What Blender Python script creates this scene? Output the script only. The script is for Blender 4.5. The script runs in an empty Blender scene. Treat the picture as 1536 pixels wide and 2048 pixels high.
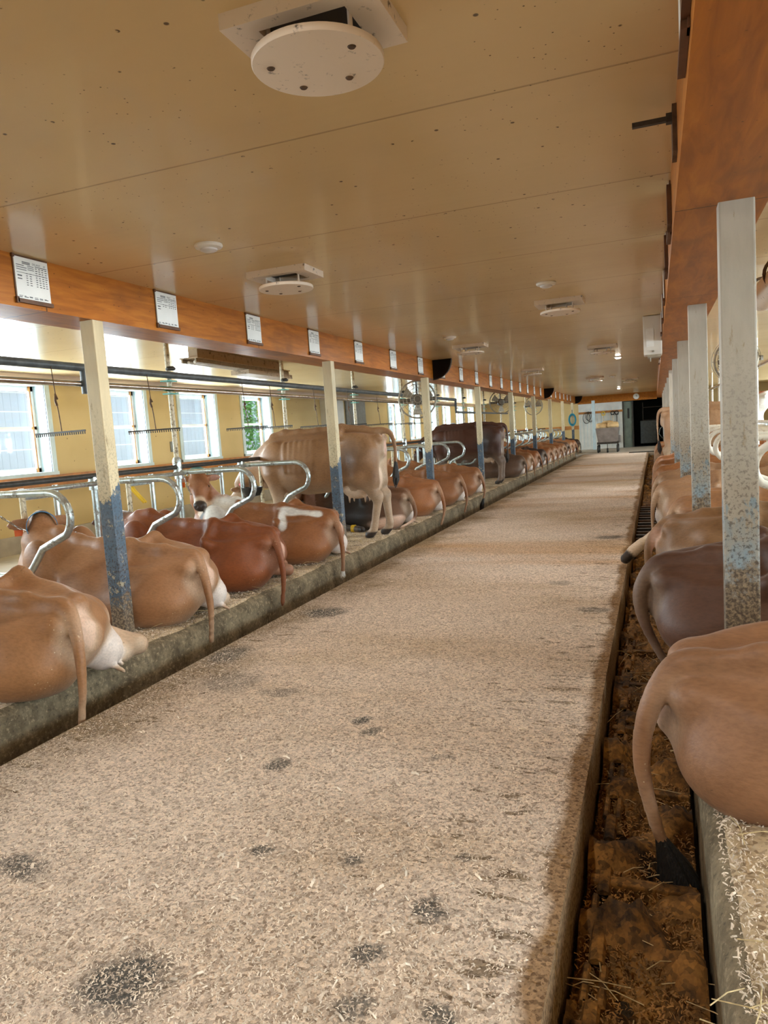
import bpy, bmesh, math, random
import numpy as np
from mathutils import Vector, Matrix

random.seed(7); RNG = np.random.default_rng(11)
S = bpy.context.scene
COL = S.collection

# ---------------------------------------------------------------- camera
def setup_camera():
    f, cx, cy = 1458.0, 768.0, 1024.0
    def cv(u, v):
        a = np.array([(u-cx)/f, -(v-cy)/f, -1.0]); return a/np.linalg.norm(a)
    Y = cv(1310, 834); Z = -cv(1704, 14885)
    Z = Z - Y*Y.dot(Z); Z /= np.linalg.norm(Z)
    X = np.cross(Y, Z)
    m = Matrix(((X[0], X[1], X[2], 0), (Y[0], Y[1], Y[2], 0), (Z[0], Z[1], Z[2], 1.28), (0, 0, 0, 1)))
    cd = bpy.data.cameras.new('camera'); cd.sensor_fit = 'VERTICAL'; cd.sensor_height = 36.0
    cd.lens = 36.0*f/2048.0; cd.clip_start = 0.05; cd.clip_end = 200
    co = bpy.data.objects.new('camera', cd); co.matrix_world = m
    COL.objects.link(co); S.camera = co
setup_camera()
S.view_settings.view_transform = 'Standard'; S.view_settings.look = 'None'
S.view_settings.gamma = 1.0; S.view_settings.use_curve_mapping = False
S.view_settings.exposure = 0.90
try:
    S.cycles.use_denoising = True
    S.cycles.use_adaptive_sampling = True; S.cycles.adaptive_threshold = 0.02
    S.cycles.max_bounces = 6; S.cycles.diffuse_bounces = 4; S.cycles.glossy_bounces = 3
    S.cycles.caustics_reflective = False; S.cycles.caustics_refractive = False
    S.cycles.sample_clamp_indirect = 6.0
except Exception: pass

# ---------------------------------------------------------------- sky and window daylight
W = bpy.data.worlds.new('sky'); S.world = W; W.use_nodes = True
bgn = W.node_tree.nodes['Background']; bgn.inputs[0].default_value = (0.80, 0.90, 1.0, 1); bgn.inputs[1].default_value = 0.42
PI = math.pi
WALL_L, WALL_R, Y_END, Y_BACK, ZC = -7.8, 4.9, 35.0, -6.0, 2.414
WIN_W, WIN_Z0, WIN_Z1 = 1.16, 1.08, 2.30
WIN_LEFT = [-5.0, -2.6, 0.6, 2.62, 4.68, 6.72, 8.78, 10.84, 12.93] + [21.6+2.07*k for k in range(6)]
WIN_RIGHT = [-4.5+2.3*k for k in range(16)]
def area(name, loc, rot, sx, sy, power, col=(1, 1, 1)):
    d = bpy.data.lights.new(name, 'AREA'); d.shape = 'RECTANGLE'; d.size = sx; d.size_y = sy
    d.energy = power; d.color = col
    o = bpy.data.objects.new(name, d); o.location = loc; o.rotation_euler = rot; COL.objects.link(o); return o
DAY = 78.0
for y in WIN_LEFT:
    area('window_daylight', (WALL_L-0.33, y+WIN_W/2, 1.70), (0, -PI/2, 0), 1.15, 1.1, DAY, (0.86, 0.94, 1.0))
for y in WIN_RIGHT:
    area('window_daylight', (WALL_R+0.33, y+WIN_W/2, 1.70), (0, PI/2, 0), 1.15, 1.1, DAY*1.35, (0.86, 0.94, 1.0))

sd = bpy.data.lights.new('sun', 'SUN'); sd.energy = 0.55; sd.angle = 0.02; sd.color = (1, .97, .92)
so = bpy.data.objects.new('sun', sd); so.rotation_euler = (0, math.radians(33), math.radians(-12)); COL.objects.link(so)
# ---------------------------------------------------------------- helpers
def link(o, parent=None):
    COL.objects.link(o)
    if parent is not None: o.parent = parent
    return o
def mesh_obj(name, V, F, mat, parent=None, smooth=False):
    me = bpy.data.meshes.new(name)
    me.from_pydata([tuple(map(float, v)) for v in V], [], F)
    if mat: me.materials.append(mat)
    if smooth: me.polygons.foreach_set('use_smooth', np.ones(len(me.polygons), bool))
    me.update()
    return link(bpy.data.objects.new(name, me), parent)
def empty(name, loc, rz=0.0):
    o = bpy.data.objects.new(name, None); o.location = loc; o.rotation_euler = (0, 0, rz)
    o.empty_display_size = 0.1
    return link(o)
def tag(o, label, cat, group=None, kind=None):
    o['label'] = label; o['category'] = cat
    if group: o['group'] = group
    if kind: o['kind'] = kind
    return o
def struct(o, label=None):
    o['kind'] = 'structure'
    if label: o['label'] = label
    return o
def copy_tree(o, parent=None):
    c = o.copy(); COL.objects.link(c)
    if parent is not None: c.parent = parent
    for ch in list(o.children): copy_tree(ch, c)
    return c
ORD = ['first', 'second', 'third', 'fourth', 'fifth', 'sixth', 'seventh', 'eighth', 'ninth', 'tenth', 'eleventh', 'twelfth',
       'thirteenth', 'fourteenth', 'fifteenth', 'sixteenth', 'seventeenth', 'eighteenth', 'nineteenth', 'twentieth',
       'twenty-first', 'twenty-second', 'twenty-third', 'twenty-fourth', 'twenty-fifth', 'twenty-sixth', 'twenty-seventh',
       'twenty-eighth', 'twenty-ninth', 'thirtieth', 'thirty-first', 'thirty-second']

class MB:
    def __init__(s): s.V = []; s.F = []
    def add(s, V, F):
        b = len(s.V); s.V += [tuple(v) for v in V]; s.F += [tuple(i+b for i in f) for f in F]
    def box(s, x0, x1, y0, y1, z0, z1):
        V = [(x, y, z) for x in (x0, x1) for y in (y0, y1) for z in (z0, z1)]
        s.add(V, [(0, 1, 3, 2), (4, 6, 7, 5), (0, 4, 5, 1), (2, 3, 7, 6), (0, 2, 6, 4), (1, 5, 7, 3)]); return s
    def bbox(s, x0, x1, y0, y1, z0, z1, b=0.006):
        bm = bmesh.new()
        vs = [bm.verts.new((x, y, z)) for x in (x0, x1) for y in (y0, y1) for z in (z0, z1)]
        for f in [(0, 1, 3, 2), (4, 6, 7, 5), (0, 4, 5, 1), (2, 3, 7, 6), (0, 2, 6, 4), (1, 5, 7, 3)]: bm.faces.new([vs[i] for i in f])
        bmesh.ops.bevel(bm, geom=bm.edges[:], offset=b, segments=2, affect='EDGES', profile=0.6)
        bm.verts.index_update()
        s.add([v.co[:] for v in bm.verts], [tuple(v.index for v in f.verts) for f in bm.faces]); bm.free(); return s
    def tube(s, pts, r, seg=8, caps=True):
        P = [np.array(p, float) for p in pts]; n = len(P)
        R = r if hasattr(r, '__len__') else [r]*n
        T = []
        for i in range(n):
            t = P[min(i+1, n-1)]-P[max(i-1, 0)]; T.append(t/(np.linalg.norm(t)+1e-12))
        up = np.array([0, 0, 1.0]) if abs(T[0][2]) < 0.9 else np.array([1.0, 0, 0])
        a = np.cross(T[0], up); a /= np.linalg.norm(a)
        V = []; F = []
        for i in range(n):
            a = a-T[i]*a.dot(T[i]); a /= np.linalg.norm(a); b = np.cross(T[i], a)
            for k in range(seg):
                t = 2*PI*k/seg; V.append(P[i]+R[i]*(a*math.cos(t)+b*math.sin(t)))
        for i in range(n-1):
            for k in range(seg):
                k2 = (k+1) % seg; F.append((i*seg+k, i*seg+k2, (i+1)*seg+k2, (i+1)*seg+k))
        if caps:
            F.append(tuple(range(seg))[::-1]); F.append(tuple((n-1)*seg+k for k in range(seg)))
        s.add(V, F); return s
    def lathe(s, prof, c=(0, 0, 0), seg=32, axis='z', caps=True):
        V = []; F = []; n = len(prof)
        for (r, h) in prof:
            for k in range(seg):
                t = 2*PI*k/seg; x, y = r*math.cos(t), r*math.sin(t)
                p = (x, y, h) if axis == 'z' else ((h, x, y) if axis == 'x' else (y, h, x))
                V.append((p[0]+c[0], p[1]+c[1], p[2]+c[2]))
        for i in range(n-1):
            for k in range(seg):
                k2 = (k+1) % seg; F.append((i*seg+k, i*seg+k2, (i+1)*seg+k2, (i+1)*seg+k))
        if caps: F.append(tuple(range(seg))[::-1]); F.append(tuple((n-1)*seg+k for k in range(seg)))
        s.add(V, F); return s
    def torus(s, c, R, r, axis='z', seg=24, seg2=6, sx=1.0, sy=1.0):
        pts = []
        for k in range(seg):
            t = 2*PI*k/seg; x, y = R*sx*math.cos(t), R*sy*math.sin(t)
            p = (x, y, 0) if axis == 'z' else ((0, x, y) if axis == 'x' else (x, 0, y))
            pts.append((p[0]+c[0], p[1]+c[1], p[2]+c[2]))
        P = [np.array(p) for p in pts]; V = []; F = []
        cc = np.array(c, float)
        ax = {'z': (0, 0, 1.), 'x': (1., 0, 0), 'y': (0, 1., 0)}[axis]; ax = np.array(ax)
        for i in range(seg):
            o = P[i]-cc; o /= np.linalg.norm(o)
            for k in range(seg2):
                t = 2*PI*k/seg2; V.append(P[i]+r*(o*math.cos(t)+ax*math.sin(t)))
        for i in range(seg):
            for k in range(seg2):
                i2 = (i+1) % seg; k2 = (k+1) % seg2; F.append((i*seg2+k, i*seg2+k2, i2*seg2+k2, i2*seg2+k))
        s.add(V, F); return s
    def build(s, name, mat, parent=None, smooth=False, loc=None):
        o = mesh_obj(name, s.V, s.F, mat, parent, False)
        if smooth:
            me = o.data
            me.polygons.foreach_set('use_smooth', np.ones(len(me.polygons), bool))
            try: me.set_sharp_from_angle(angle=math.radians(40))
            except Exception: pass
        bm = bmesh.new(); bm.from_mesh(o.data); bmesh.ops.recalc_face_normals(bm, faces=bm.faces); bm.to_mesh(o.data); bm.free()
        if loc is not None: o.location = loc
        return o
def arc(c, r, a0, a1, n, plane='xz', y=0.0):
    out = []
    for i in range(n+1):
        a = a0+(a1-a0)*i/n
        out.append((c[0]+r*math.cos(a), y, c[1]+r*math.sin(a)))
    return out

# ---------------------------------------------------------------- materials
class NT:
    def __init__(s, name):
        s.m = bpy.data.materials.new(name); s.m.use_nodes = True; s.t = s.m.node_tree
        s.p = s.t.nodes['Principled BSDF']
        tc = s.t.nodes.new('ShaderNodeTexCoord'); s.obj = tc.outputs['Object']
        s.geo = None
    def n(s, t, **kw):
        nd = s.t.nodes.new(t)
        for k, v in kw.items(): setattr(nd, k, v)
        return nd
    def lk(s, a, b): s.t.links.new(a, b)
    def pos(s):
        if s.geo is None: s.geo = s.n('ShaderNodeNewGeometry').outputs['Position']
        return s.geo
    def noise(s, scale, detail=3, rough=0.55, vec=None, dist=0.0, out='Fac'):
        nd = s.n('ShaderNodeTexNoise'); nd.inputs['Scale'].default_value = scale; nd.inputs['Detail'].default_value = detail
        nd.inputs['Roughness'].default_value = rough; nd.inputs['Distortion'].default_value = dist
        s.lk(vec if vec is not None else s.obj, nd.inputs['Vector']); return nd.outputs[out]
    def voro(s, scale, vec=None, feature='F1', out='Distance', rnd=1.0):
        nd = s.n('ShaderNodeTexVoronoi', feature=feature); nd.inputs['Scale'].default_value = scale
        nd.inputs['Randomness'].default_value = rnd
        s.lk(vec if vec is not None else s.obj, nd.inputs['Vector']); return nd.outputs[out]
    def mapv(s, vec, scale=(1, 1, 1), loc=(0, 0, 0), rot=(0, 0, 0)):
        nd = s.n('ShaderNodeMapping'); nd.inputs['Scale'].default_value = scale; nd.inputs['Location'].default_value = loc
        nd.inputs['Rotation'].default_value = rot
        s.lk(vec, nd.inputs['Vector']); return nd.outputs[0]
    def ramp(s, fac, stops):
        nd = s.n('ShaderNodeValToRGB'); e = nd.color_ramp.elements
        while len(e) < len(stops): e.new(0.5)
        for el, (p, c) in zip(e, stops):
            el.position = p; el.color = c if len(c) == 4 else (*c, 1)
        s.lk(fac, nd.inputs[0]); return nd.outputs[0]
    def rng(s, fac, a, b, c=0.0, d=1.0):
        nd = s.n('ShaderNodeMapRange'); nd.inputs[1].default_value = a; nd.inputs[2].default_value = b
        nd.inputs[3].default_value = c; nd.inputs[4].default_value = d; s.lk(fac, nd.inputs[0]); return nd.outputs[0]
    def math(s, op, a, b=None, clamp=False):
        nd = s.n('ShaderNodeMath', operation=op); nd.use_clamp = clamp
        for i, v in enumerate((a, b)):
            if v is None: continue
            if isinstance(v, (int, float)): nd.inputs[i].default_value = v
            else: s.lk(v, nd.inputs[i])
        return nd.outputs[0]
    def mix(s, fac, a, b, mode='MIX'):
        nd = s.n('ShaderNodeMixRGB', blend_type=mode)
        for i, v in enumerate((fac, a, b)):
            if isinstance(v, (int, float)): nd.inputs[i].default_value = v if i == 0 else (v, v, v, 1)
            elif isinstance(v, tuple): nd.inputs[i].default_value = v if len(v) == 4 else (*v, 1)
            else: s.lk(v, nd.inputs[i])
        return nd.outputs[0]
    def sep(s, vec):
        nd = s.n('ShaderNodeSeparateXYZ'); s.lk(vec, nd.inputs[0]); return nd.outputs
    def bump(s, h, strength=0.3, dist=0.01, prev=None):
        nd = s.n('ShaderNodeBump'); nd.inputs['Strength'].default_value = strength; nd.inputs['Distance'].default_value = dist
        s.lk(h, nd.inputs['Height'])
        if prev is not None: s.lk(prev, nd.inputs['Normal'])
        s.lk(nd.outputs[0], s.p.inputs['Normal']); return nd.outputs[0]
    def set(s, color=None, rough=None, metal=None, spec=None, coat=None, coat_rough=None, sheen=None, emit=None, estr=None):
        for key, v in (('Base Color', color), ('Roughness', rough), ('Metallic', metal), ('Specular IOR Level', spec), ('Coat Weight', coat),
                       ('Coat Roughness', coat_rough), ('Sheen Weight', sheen), ('Emission Color', emit), ('Emission Strength', estr)):
            if v is None: continue
            if isinstance(v, (int, float)): s.p.inputs[key].default_value = v
            elif isinstance(v, tuple): s.p.inputs[key].default_value = v if len(v) == 4 else (*v, 1)
            else: s.lk(v, s.p.inputs[key])
        return s.m
def simple(name, c, rough=0.6, metal=0.0, var=0.18, scale=12.0, bump=0.0, spec=0.5, coat=0.0):
    t = NT(name)
    n = t.noise(scale, 4)
    c2 = tuple(x*(1-var) for x in c); c1 = tuple(min(1, x*(1+var*0.6)) for x in c)
    t.set(color=t.ramp(n, [(0.3, c2), (0.7, c1)]), rough=rough, metal=metal, spec=spec, coat=coat)
    if bump: t.bump(t.noise(scale*4, 4), bump, 0.004)
    return t.m
def dirty(name, c, dirt, amount=0.5, rough=0.5, metal=0.0, scale=30.0, bump=0.15):
    t = NT(name); n = t.noise(scale, 6, 0.7); n2 = t.noise(scale*0.25, 3)
    f = t.math('MULTIPLY', t.rng(n, 0.62-0.2*amount, 0.68-0.2*amount+0.04), t.rng(n2, 0.3, 0.6))
    t.set(color=t.mix(f, c, dirt), rough=rough, metal=metal); t.bump(n, bump, 0.003)
    return t.m

M = {}
def build_materials():
    # glossy cream ceiling panels with fly specks and seams across the barn
    t = NT('cream_ceiling_panel'); P = t.pos(); x, y, z = t.sep(P)
    seam = t.math('ABSOLUTE', t.math('SUBTRACT', t.math('FRACT', t.math('DIVIDE', t.math('ADD', y, 20.0-0.66), 1.22)), 0.5))
    line = t.rng(seam, 0.4945, 0.4965)
    sp = t.voro(9.0, P); gate = t.noise(1.3, 2, vec=P)
    speck = t.math('MULTIPLY', t.rng(sp, 0.085, 0.06), t.rng(t.noise(40, 2, vec=P), 0.40, 0.50))
    sp2 = t.rng(t.voro(26.0, P), 0.10, 0.06)
    speck = t.math('MAXIMUM', speck, t.math('MULTIPLY', sp2, t.rng(gate, 0.44, 0.54)))
    base = t.ramp(t.noise(0.7, 3, vec=P), [(0.3, (0.645, 0.47, 0.245)), (0.7, (0.73, 0.545, 0.295))])
    c = t.mix(t.math('MULTIPLY', line, 0.55), base, (0.25, 0.16, 0.07)); c = t.mix(t.math('MULTIPLY', speck, 0.85), c, (0.05, 0.03, 0.02))
    t.set(color=c, rough=0.26, spec=0.22, coat=0.17, coat_rough=0.07)
    wv = t.noise(1.0, 2, vec=t.mapv(P, (0.35, 6.5, 1)))
    b = t.bump(t.math('ADD', t.math('MULTIPLY', wv, 0.5), t.math('MULTIPLY', line, -0.35)), 0.45, 0.014)
    M['ceiling'] = t.m
    # varnished orange plywood of the beams
    t = NT('varnished_orange_plywood'); P = t.pos()
    g = t.noise(3.0, 5, 0.6, vec=t.mapv(P, (6, 0.9, 9)), dist=0.6)
    c = t.ramp(g, [(0.3, (0.28, 0.085, 0.008)), (0.55, (0.42, 0.135, 0.012)), (0.75, (0.52, 0.19, 0.022))])
    dark = t.rng(t.noise(1.6, 3, vec=P), 0.60, 0.74); c = t.mix(t.math('MULTIPLY', dark, 0.55), c, (0.16, 0.06, 0.015))
    x, y, z = t.sep(P)
    jf = t.math('ABSOLUTE', t.math('SUBTRACT', t.math('FRACT', t.math('DIVIDE', t.math('ADD', y, 20-1.45), 2.44)), 0.5))
    jl = t.rng(jf, 0.4975, 0.4985)
    sp = t.math('MULTIPLY', t.rng(t.voro(24.0, P), 0.11, 0.07), t.rng(t.noise(5, 2, vec=P), 0.46, 0.56))
    c = t.mix(t.math('MULTIPLY', t.math('MAXIMUM', jl, sp), 0.85), c, (0.04, 0.018, 0.008))
    t.set(color=c, rough=0.45, spec=0.28, coat=0.06, coat_rough=0.2); t.bump(g, 0.05, 0.004)
    M['ply'] = t.m
    # ochre wall
    t = NT('ochre_painted_wall'); P = t.pos()
    c = t.ramp(t.noise(0.9, 4, vec=P), [(0.3, (0.52, 0.37, 0.155)), (0.7, (0.60, 0.44, 0.20))])
    st = t.math('MULTIPLY', t.rng(t.voro(7, P), 0.09, 0.05), t.rng(t.noise(20, 2, vec=P), 0.5, 0.55))
    t.set(color=t.mix(st, c, (0.16, 0.11, 0.04)), rough=0.5, spec=0.35); M['wall'] = t.m
    M['wall_white'] = simple('pale_board_wall', (0.70, 0.68, 0.62), 0.5, var=0.12, scale=3)
    M['wall_rose'] = simple('pinkish_plaster_band', (0.60, 0.47, 0.38), 0.6, var=0.1, scale=2)
    M['reveal'] = simple('white_window_paint', (0.56, 0.66, 0.68), 0.4, var=0.1, scale=6)
    M['sash'] = simple('white_sash_paint', (0.84, 0.83, 0.80), 0.4, var=0.1, scale=9)
    M['woodtrim'] = simple('orange_wood_trim', (0.44, 0.17, 0.035), 0.4, var=0.35, scale=7)
    # sawdust on the aisle
    t = NT('pale_sawdust'); P = t.pos(); x, y, z = t.sep(P)
    big = t.noise(0.55, 4, 0.6, vec=t.mapv(P, (0.55, 1.0, 1)))
    mid = t.noise(5.0, 5, 0.65, vec=P)
    c = t.ramp(big, [(0.34, (0.57, 0.445, 0.325)), (0.48, (0.715, 0.595, 0.50)), (0.68, (0.785, 0.675, 0.59))])
    band = t.rng(t.noise(1.0, 3, vec=t.mapv(P, (0.10, 0.55, 1), loc=(3.1, 0.4, 0))), 0.53, 0.66)
    far = t.rng(y, 3.2, 5.5)
    c = t.mix(t.math('MULTIPLY', t.math('MULTIPLY', band, far), 0.7), c, (0.56, 0.315, 0.13))
    # scuffed dark streaks and damp manure flecks (more towards the gutters)
    edge = t.math('MAXIMUM', t.rng(x, -1.1, -0.4), t.rng(x, -1.75, -2.6))
    st = t.noise(6.0, 5, 0.7, vec=t.mapv(P, (0.9, 2.6, 1)))
    streak = t.rng(t.math('ADD', st, t.math('MULTIPLY', edge, 0.10)), 0.655, 0.70)
    c = t.mix(t.math('MULTIPLY', streak, 0.75), c, (0.17, 0.115, 0.06))
    # brown soaked strips along both gutters
    gr = t.math('ADD', x, t.math('MULTIPLY', t.noise(2.5, 4, vec=P), 0.16))
    strip = t.rng(gr, -0.262, -0.222); strip2 = t.rng(t.math('ADD', x, t.math('MULTIPLY', t.noise(1.6, 4, vec=P), 0.9)), -1.78, -2.12)
    c = t.mix(t.math('MULTIPLY', strip, 0.85), c, (0.22, 0.115, 0.035))
    c = t.mix(t.math('MULTIPLY', strip2, 0.75), c, (0.20, 0.135, 0.062))
    fine = t.voro(95.0, P, out='Color'); fs = t.sep(fine)[0]
    c = t.mix(1.0, c, t.ramp(fs, [(0.0, (0.50, 0.46, 0.42)), (0.35, (0.86, 0.85, 0.84)), (1.0, (1.26, 1.24, 1.20))]), 'MULTIPLY')
    fib = t.noise(140.0, 3, 0.6, vec=P)
    c = t.mix(1.0, c, t.ramp(fib, [(0.30, (0.45, 0.4, 0.36)), (0.47, (1, 1, 1)), (0.8, (1.12, 1.12, 1.1))]), 'MULTIPLY')
    # scraped patches that show the dark rubber floor below
    warp = t.noise(7.0, 4, 0.7, vec=P, out='Color')
    wv = t.n('ShaderNodeVectorMath', operation='MULTIPLY_ADD'); t.lk(warp, wv.inputs[0]); wv.inputs[1].default_value = (0.16, 0.16, 0); t.lk(P, wv.inputs[2])
    tot = None
    for (px_, py_, rx, ry, k) in PATCH:
        mp = t.mapv(wv.outputs[0], (1/rx, 1/ry, 0), (-(px_+0.08)/rx, -(py_+0.08)/ry, 0))
        ln = t.n('ShaderNodeVectorMath', operation='LENGTH'); t.lk(mp, ln.inputs[0])
        f = t.rng(ln.outputs['Value'], 1.05, 0.55, 0, k)
        tot = f if tot is None else t.math('MAXIMUM', tot, f)
    g2 = t.rng(t.noise(75.0, 3, 0.7, vec=P), 0.40, 0.50)
    c = t.mix(t.math('MULTIPLY', tot, t.math('ADD', t.math('MULTIPLY', g2, 0.65), 0.3)), c, (0.075, 0.075, 0.07))
    t.set(color=c, rough=0.9, spec=0.15)
    h = t.math('ADD', t.math('MULTIPLY', fs, 0.6), t.math('MULTIPLY', mid, 1.2)); t.bump(t.math('ADD', h, fib), 0.55, 0.010)
    M['sawdust'] = t.m
    # bedding on the stall platforms
    t = NT('sawdust_bedding'); P = t.pos()
    fine = t.voro(80.0, P, out='Color'); fs = t.sep(fine)[0]; n = t.noise(3.0, 5, 0.65, vec=P)
    c = t.ramp(n, [(0.32, (0.17, 0.135, 0.095)), (0.45, (0.45, 0.345, 0.22)), (0.62, (0.64, 0.51, 0.36))])
    c = t.mix(1.0, c, t.ramp(fs, [(0, (0.55, 0.5, 0.45)), (0.4, (0.95, 0.95, 0.95)), (1, (1.2, 1.2, 1.15))]), 'MULTIPLY')
    t.set(color=c, rough=0.9, spec=0.15); t.bump(t.math('ADD', fs, t.noise(60, 3, vec=P)), 0.5, 0.010); M['bedding'] = t.m
    # worn kerb concrete
    t = NT('worn_kerb_concrete'); P = t.pos(); n = t.noise(4.0, 6, 0.7, vec=P); n2 = t.noise(45, 4, 0.7, vec=P)
    c = t.ramp(n, [(0.3, (0.075, 0.055, 0.030)), (0.5, (0.175, 0.135, 0.082)), (0.72, (0.36, 0.29, 0.185))])
    c = t.mix(t.math('MULTIPLY', t.rng(n2, 0.54, 0.66), 0.6), c, (0.46, 0.36, 0.23)); c = t.mix(t.math('MULTIPLY', t.rng(n2, 0.42, 0.36), 0.6), c, (0.05, 0.042, 0.03))
    t.set(color=c, rough=0.75, spec=0.3); t.bump(n2, 0.5, 0.008); M['kerb'] = t.m
    # wet manure and sawdust in the gutters
    t = NT('soaked_manure_sawdust'); P = t.pos(); n = t.noise(7.0, 5, 0.65, vec=P); fs = t.sep(t.voro(70, P, out='Color'))[0]
    c = t.ramp(n, [(0.34, (0.030, 0.017, 0.008)), (0.48, (0.15, 0.070, 0.016)), (0.66, (0.33, 0.165, 0.042))])
    c = t.mix(1.0, c, t.ramp(fs, [(0, (0.5, 0.5, 0.5)), (0.5, (1, 1, 1)), (1, (1.45, 1.4, 1.3))]), 'MULTIPLY')
    t.set(color=c, rough=0.75, spec=0.3); t.bump(t.math('ADD', fs, n), 0.6, 0.012); M['manure'] = t.m
    M['gutter_dark'] = simple('wet_dark_gutter_concrete', (0.05, 0.036, 0.02), 0.5, var=0.5, scale=9, bump=0.3)
    M['concrete'] = simple('grey_feed_alley_concrete', (0.42, 0.36, 0.28), 0.8, var=0.2, scale=4, bump=0.2)
    M['cross_concrete'] = simple('pale_concrete_cross_aisle', (0.56, 0.51, 0.43), 0.8, var=0.18, scale=4, bump=0.2)
    M['straw'] = simple('dry_straw', (0.60, 0.46, 0.24), 0.7, var=0.4, scale=60)
    M['shaving'] = simple('pale_wood_shaving', (0.82, 0.69, 0.56), 0.75, var=0.40, scale=14)
    M['brown_shaving'] = simple('soaked_brown_shaving', (0.34, 0.17, 0.045), 0.7, var=0.6, scale=9)
    # galvanised pipe with dirt
    t = NT('galvanised_pipe'); n = t.noise(26, 6, 0.7); n2 = t.noise(3, 3)
    f = t.math('MULTIPLY', t.rng(n, 0.50, 0.58), t.rng(n2, 0.42, 0.62))
    c = t.mix(f, t.ramp(t.noise(8, 3), [(0.3, (0.42, 0.50, 0.52)), (0.7, (0.66, 0.74, 0.74))]), (0.17, 0.12, 0.07))
    t.set(color=c, rough=t.rng(f, 0, 1, 0.28, 0.7), metal=t.rng(f, 0, 1, 0.85, 0.0)); t.bump(n, 0.1, 0.002); M['galv'] = t.m
    # flaking cream pipe
    M['cream_pipe'] = dirty('flaking_cream_pipe', (0.66, 0.59, 0.42), (0.16, 0.105, 0.05), 0.62, 0.5, scale=38)
    M['white_pipe'] = dirty('white_painted_stall_pipe', (0.80, 0.76, 0.66), (0.42, 0.30, 0.17), 0.32, 0.3, scale=22)
    M['vacuum'] = simple('dark_vacuum_pipe', (0.085, 0.10, 0.105), 0.4, var=0.4, scale=15, spec=0.5)
    M['stainless'] = simple('stainless_milk_pipe', (0.62, 0.58, 0.52), 0.22, 1.0, var=0.15, scale=9)
    M['darkmetal'] = simple('dark_grimy_metal', (0.055, 0.048, 0.04), 0.5, 0.4, var=0.4, scale=20)
    M['rust'] = simple('rusted_metal', (0.13, 0.075, 0.04), 0.65, 0.3, var=0.45, scale=25, bump=0.2)
    M['chain'] = simple('steel_chain', (0.40, 0.37, 0.33), 0.35, 0.9, var=0.3, scale=30)
    M['teal'] = simple('teal_plastic_clamp', (0.10, 0.42, 0.36), 0.4)
    M['black'] = simple('black_plastic', (0.012, 0.012, 0.013), 0.35, var=0.3, scale=8)
    M['blue'] = simple('blue_nylon_collar', (0.025, 0.15, 0.30), 0.6, var=0.25, scale=40)
    M['green'] = simple('dull_green_collar', (0.10, 0.24, 0.22), 0.6, var=0.25, scale=40)
    M['red'] = simple('red_nylon_collar', (0.50, 0.035, 0.04), 0.6, var=0.25, scale=40)
    M['yellow'] = simple('yellow_plastic', (0.78, 0.50, 0.03), 0.45)
    M['orange'] = simple('orange_ear_tag_plastic', (0.85, 0.16, 0.02), 0.4)
    M['paper'] = simple('white_record_paper', (0.84, 0.86, 0.84), 0.45, var=0.06, scale=5)
    M['ink'] = simple('grey_printed_ink', (0.11, 0.12, 0.13), 0.6, var=0.1)
    M['brownwood'] = simple('dark_brown_wood', (0.12, 0.05, 0.02), 0.5, var=0.4, scale=14)
    M['ventwhite'] = dirty('cream_white_vent_board', (0.80, 0.68, 0.56), (0.05, 0.03, 0.02), 0.10, 0.45, scale=26, bump=0.05)
    M['lampwhite'] = simple('white_lamp_plastic', (0.82, 0.78, 0.72), 0.35, var=0.06)
    M['clay'] = simple('dusty_fan_motor', (0.16, 0.13, 0.09), 0.6, var=0.3, scale=10)
    M['fanwire'] = simple('dusty_fan_wire', (0.36, 0.31, 0.23), 0.5, 0.3, var=0.3, scale=20)
    M['grey'] = simple('grey_cover_plate', (0.22, 0.22, 0.20), 0.5)
    M['heater'] = simple('off_white_heater_casing', (0.74, 0.68, 0.60), 0.4, var=0.06, scale=3)
    M['cart'] = simple('grey_metal_cart', (0.26, 0.225, 0.205), 0.5, 0.2, var=0.25, scale=5)
    M['sack'] = simple('tan_paper_sack', (0.64, 0.43, 0.20), 0.7, var=0.25, scale=8, bump=0.3)
    M['rubber'] = simple('black_rubber_tyre', (0.03, 0.03, 0.03), 0.7)
    M['woodhandle'] = simple('pale_wood_handle', (0.58, 0.42, 0.24), 0.5, var=0.2)
    M['hose'] = simple('teal_rubber_hose', (0.02, 0.22, 0.30), 0.4)
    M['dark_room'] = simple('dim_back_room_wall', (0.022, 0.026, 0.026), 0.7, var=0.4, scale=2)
    M['dim_green'] = simple('dim_green_door_panel', (0.16, 0.19, 0.15), 0.6, var=0.25, scale=3)
    M['siding'] = None
    t = NT('blue_grey_outside_siding'); P = t.pos(); x, y, z = t.sep(P)
    g = t.math('FRACT', t.math('MULTIPLY', y, 7.0)); h = t.math('FRACT', t.math('MULTIPLY', t.math('ADD', z, 0.07), 3.3))
    c = t.mix(t.rng(g, 0.0, 0.10, 1, 0), (0.46, 0.50, 0.58), (0.30, 0.33, 0.40)); c = t.mix(t.rng(h, 0.93, 0.97), c, (0.85, 0.88, 0.9))
    t.set(color=c, rough=0.6); M['siding'] = t.m
    M['leaf'] = simple('outside_hedge_leaf', (0.25, 0.62, 0.15), 0.6, var=0.5, scale=5)
    # thin window glass
    t = NT('window_glass'); nt = t.t; tr = t.n('ShaderNodeBsdfTransparent'); gl = t.n('ShaderNodeBsdfGlossy'); gl.inputs['Roughness'].default_value = 0.03
    mx = t.n('ShaderNodeMixShader'); lw = t.n('ShaderNodeLayerWeight'); lw.inputs['Blend'].default_value = 0.5; fr = t.math('ADD', t.math('MULTIPLY', t.math('POWER', lw.outputs['Facing'], 4.0), 0.35), 0.03)
    tr.inputs[0].default_value = (0.93, 0.97, 0.98, 1)
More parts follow.
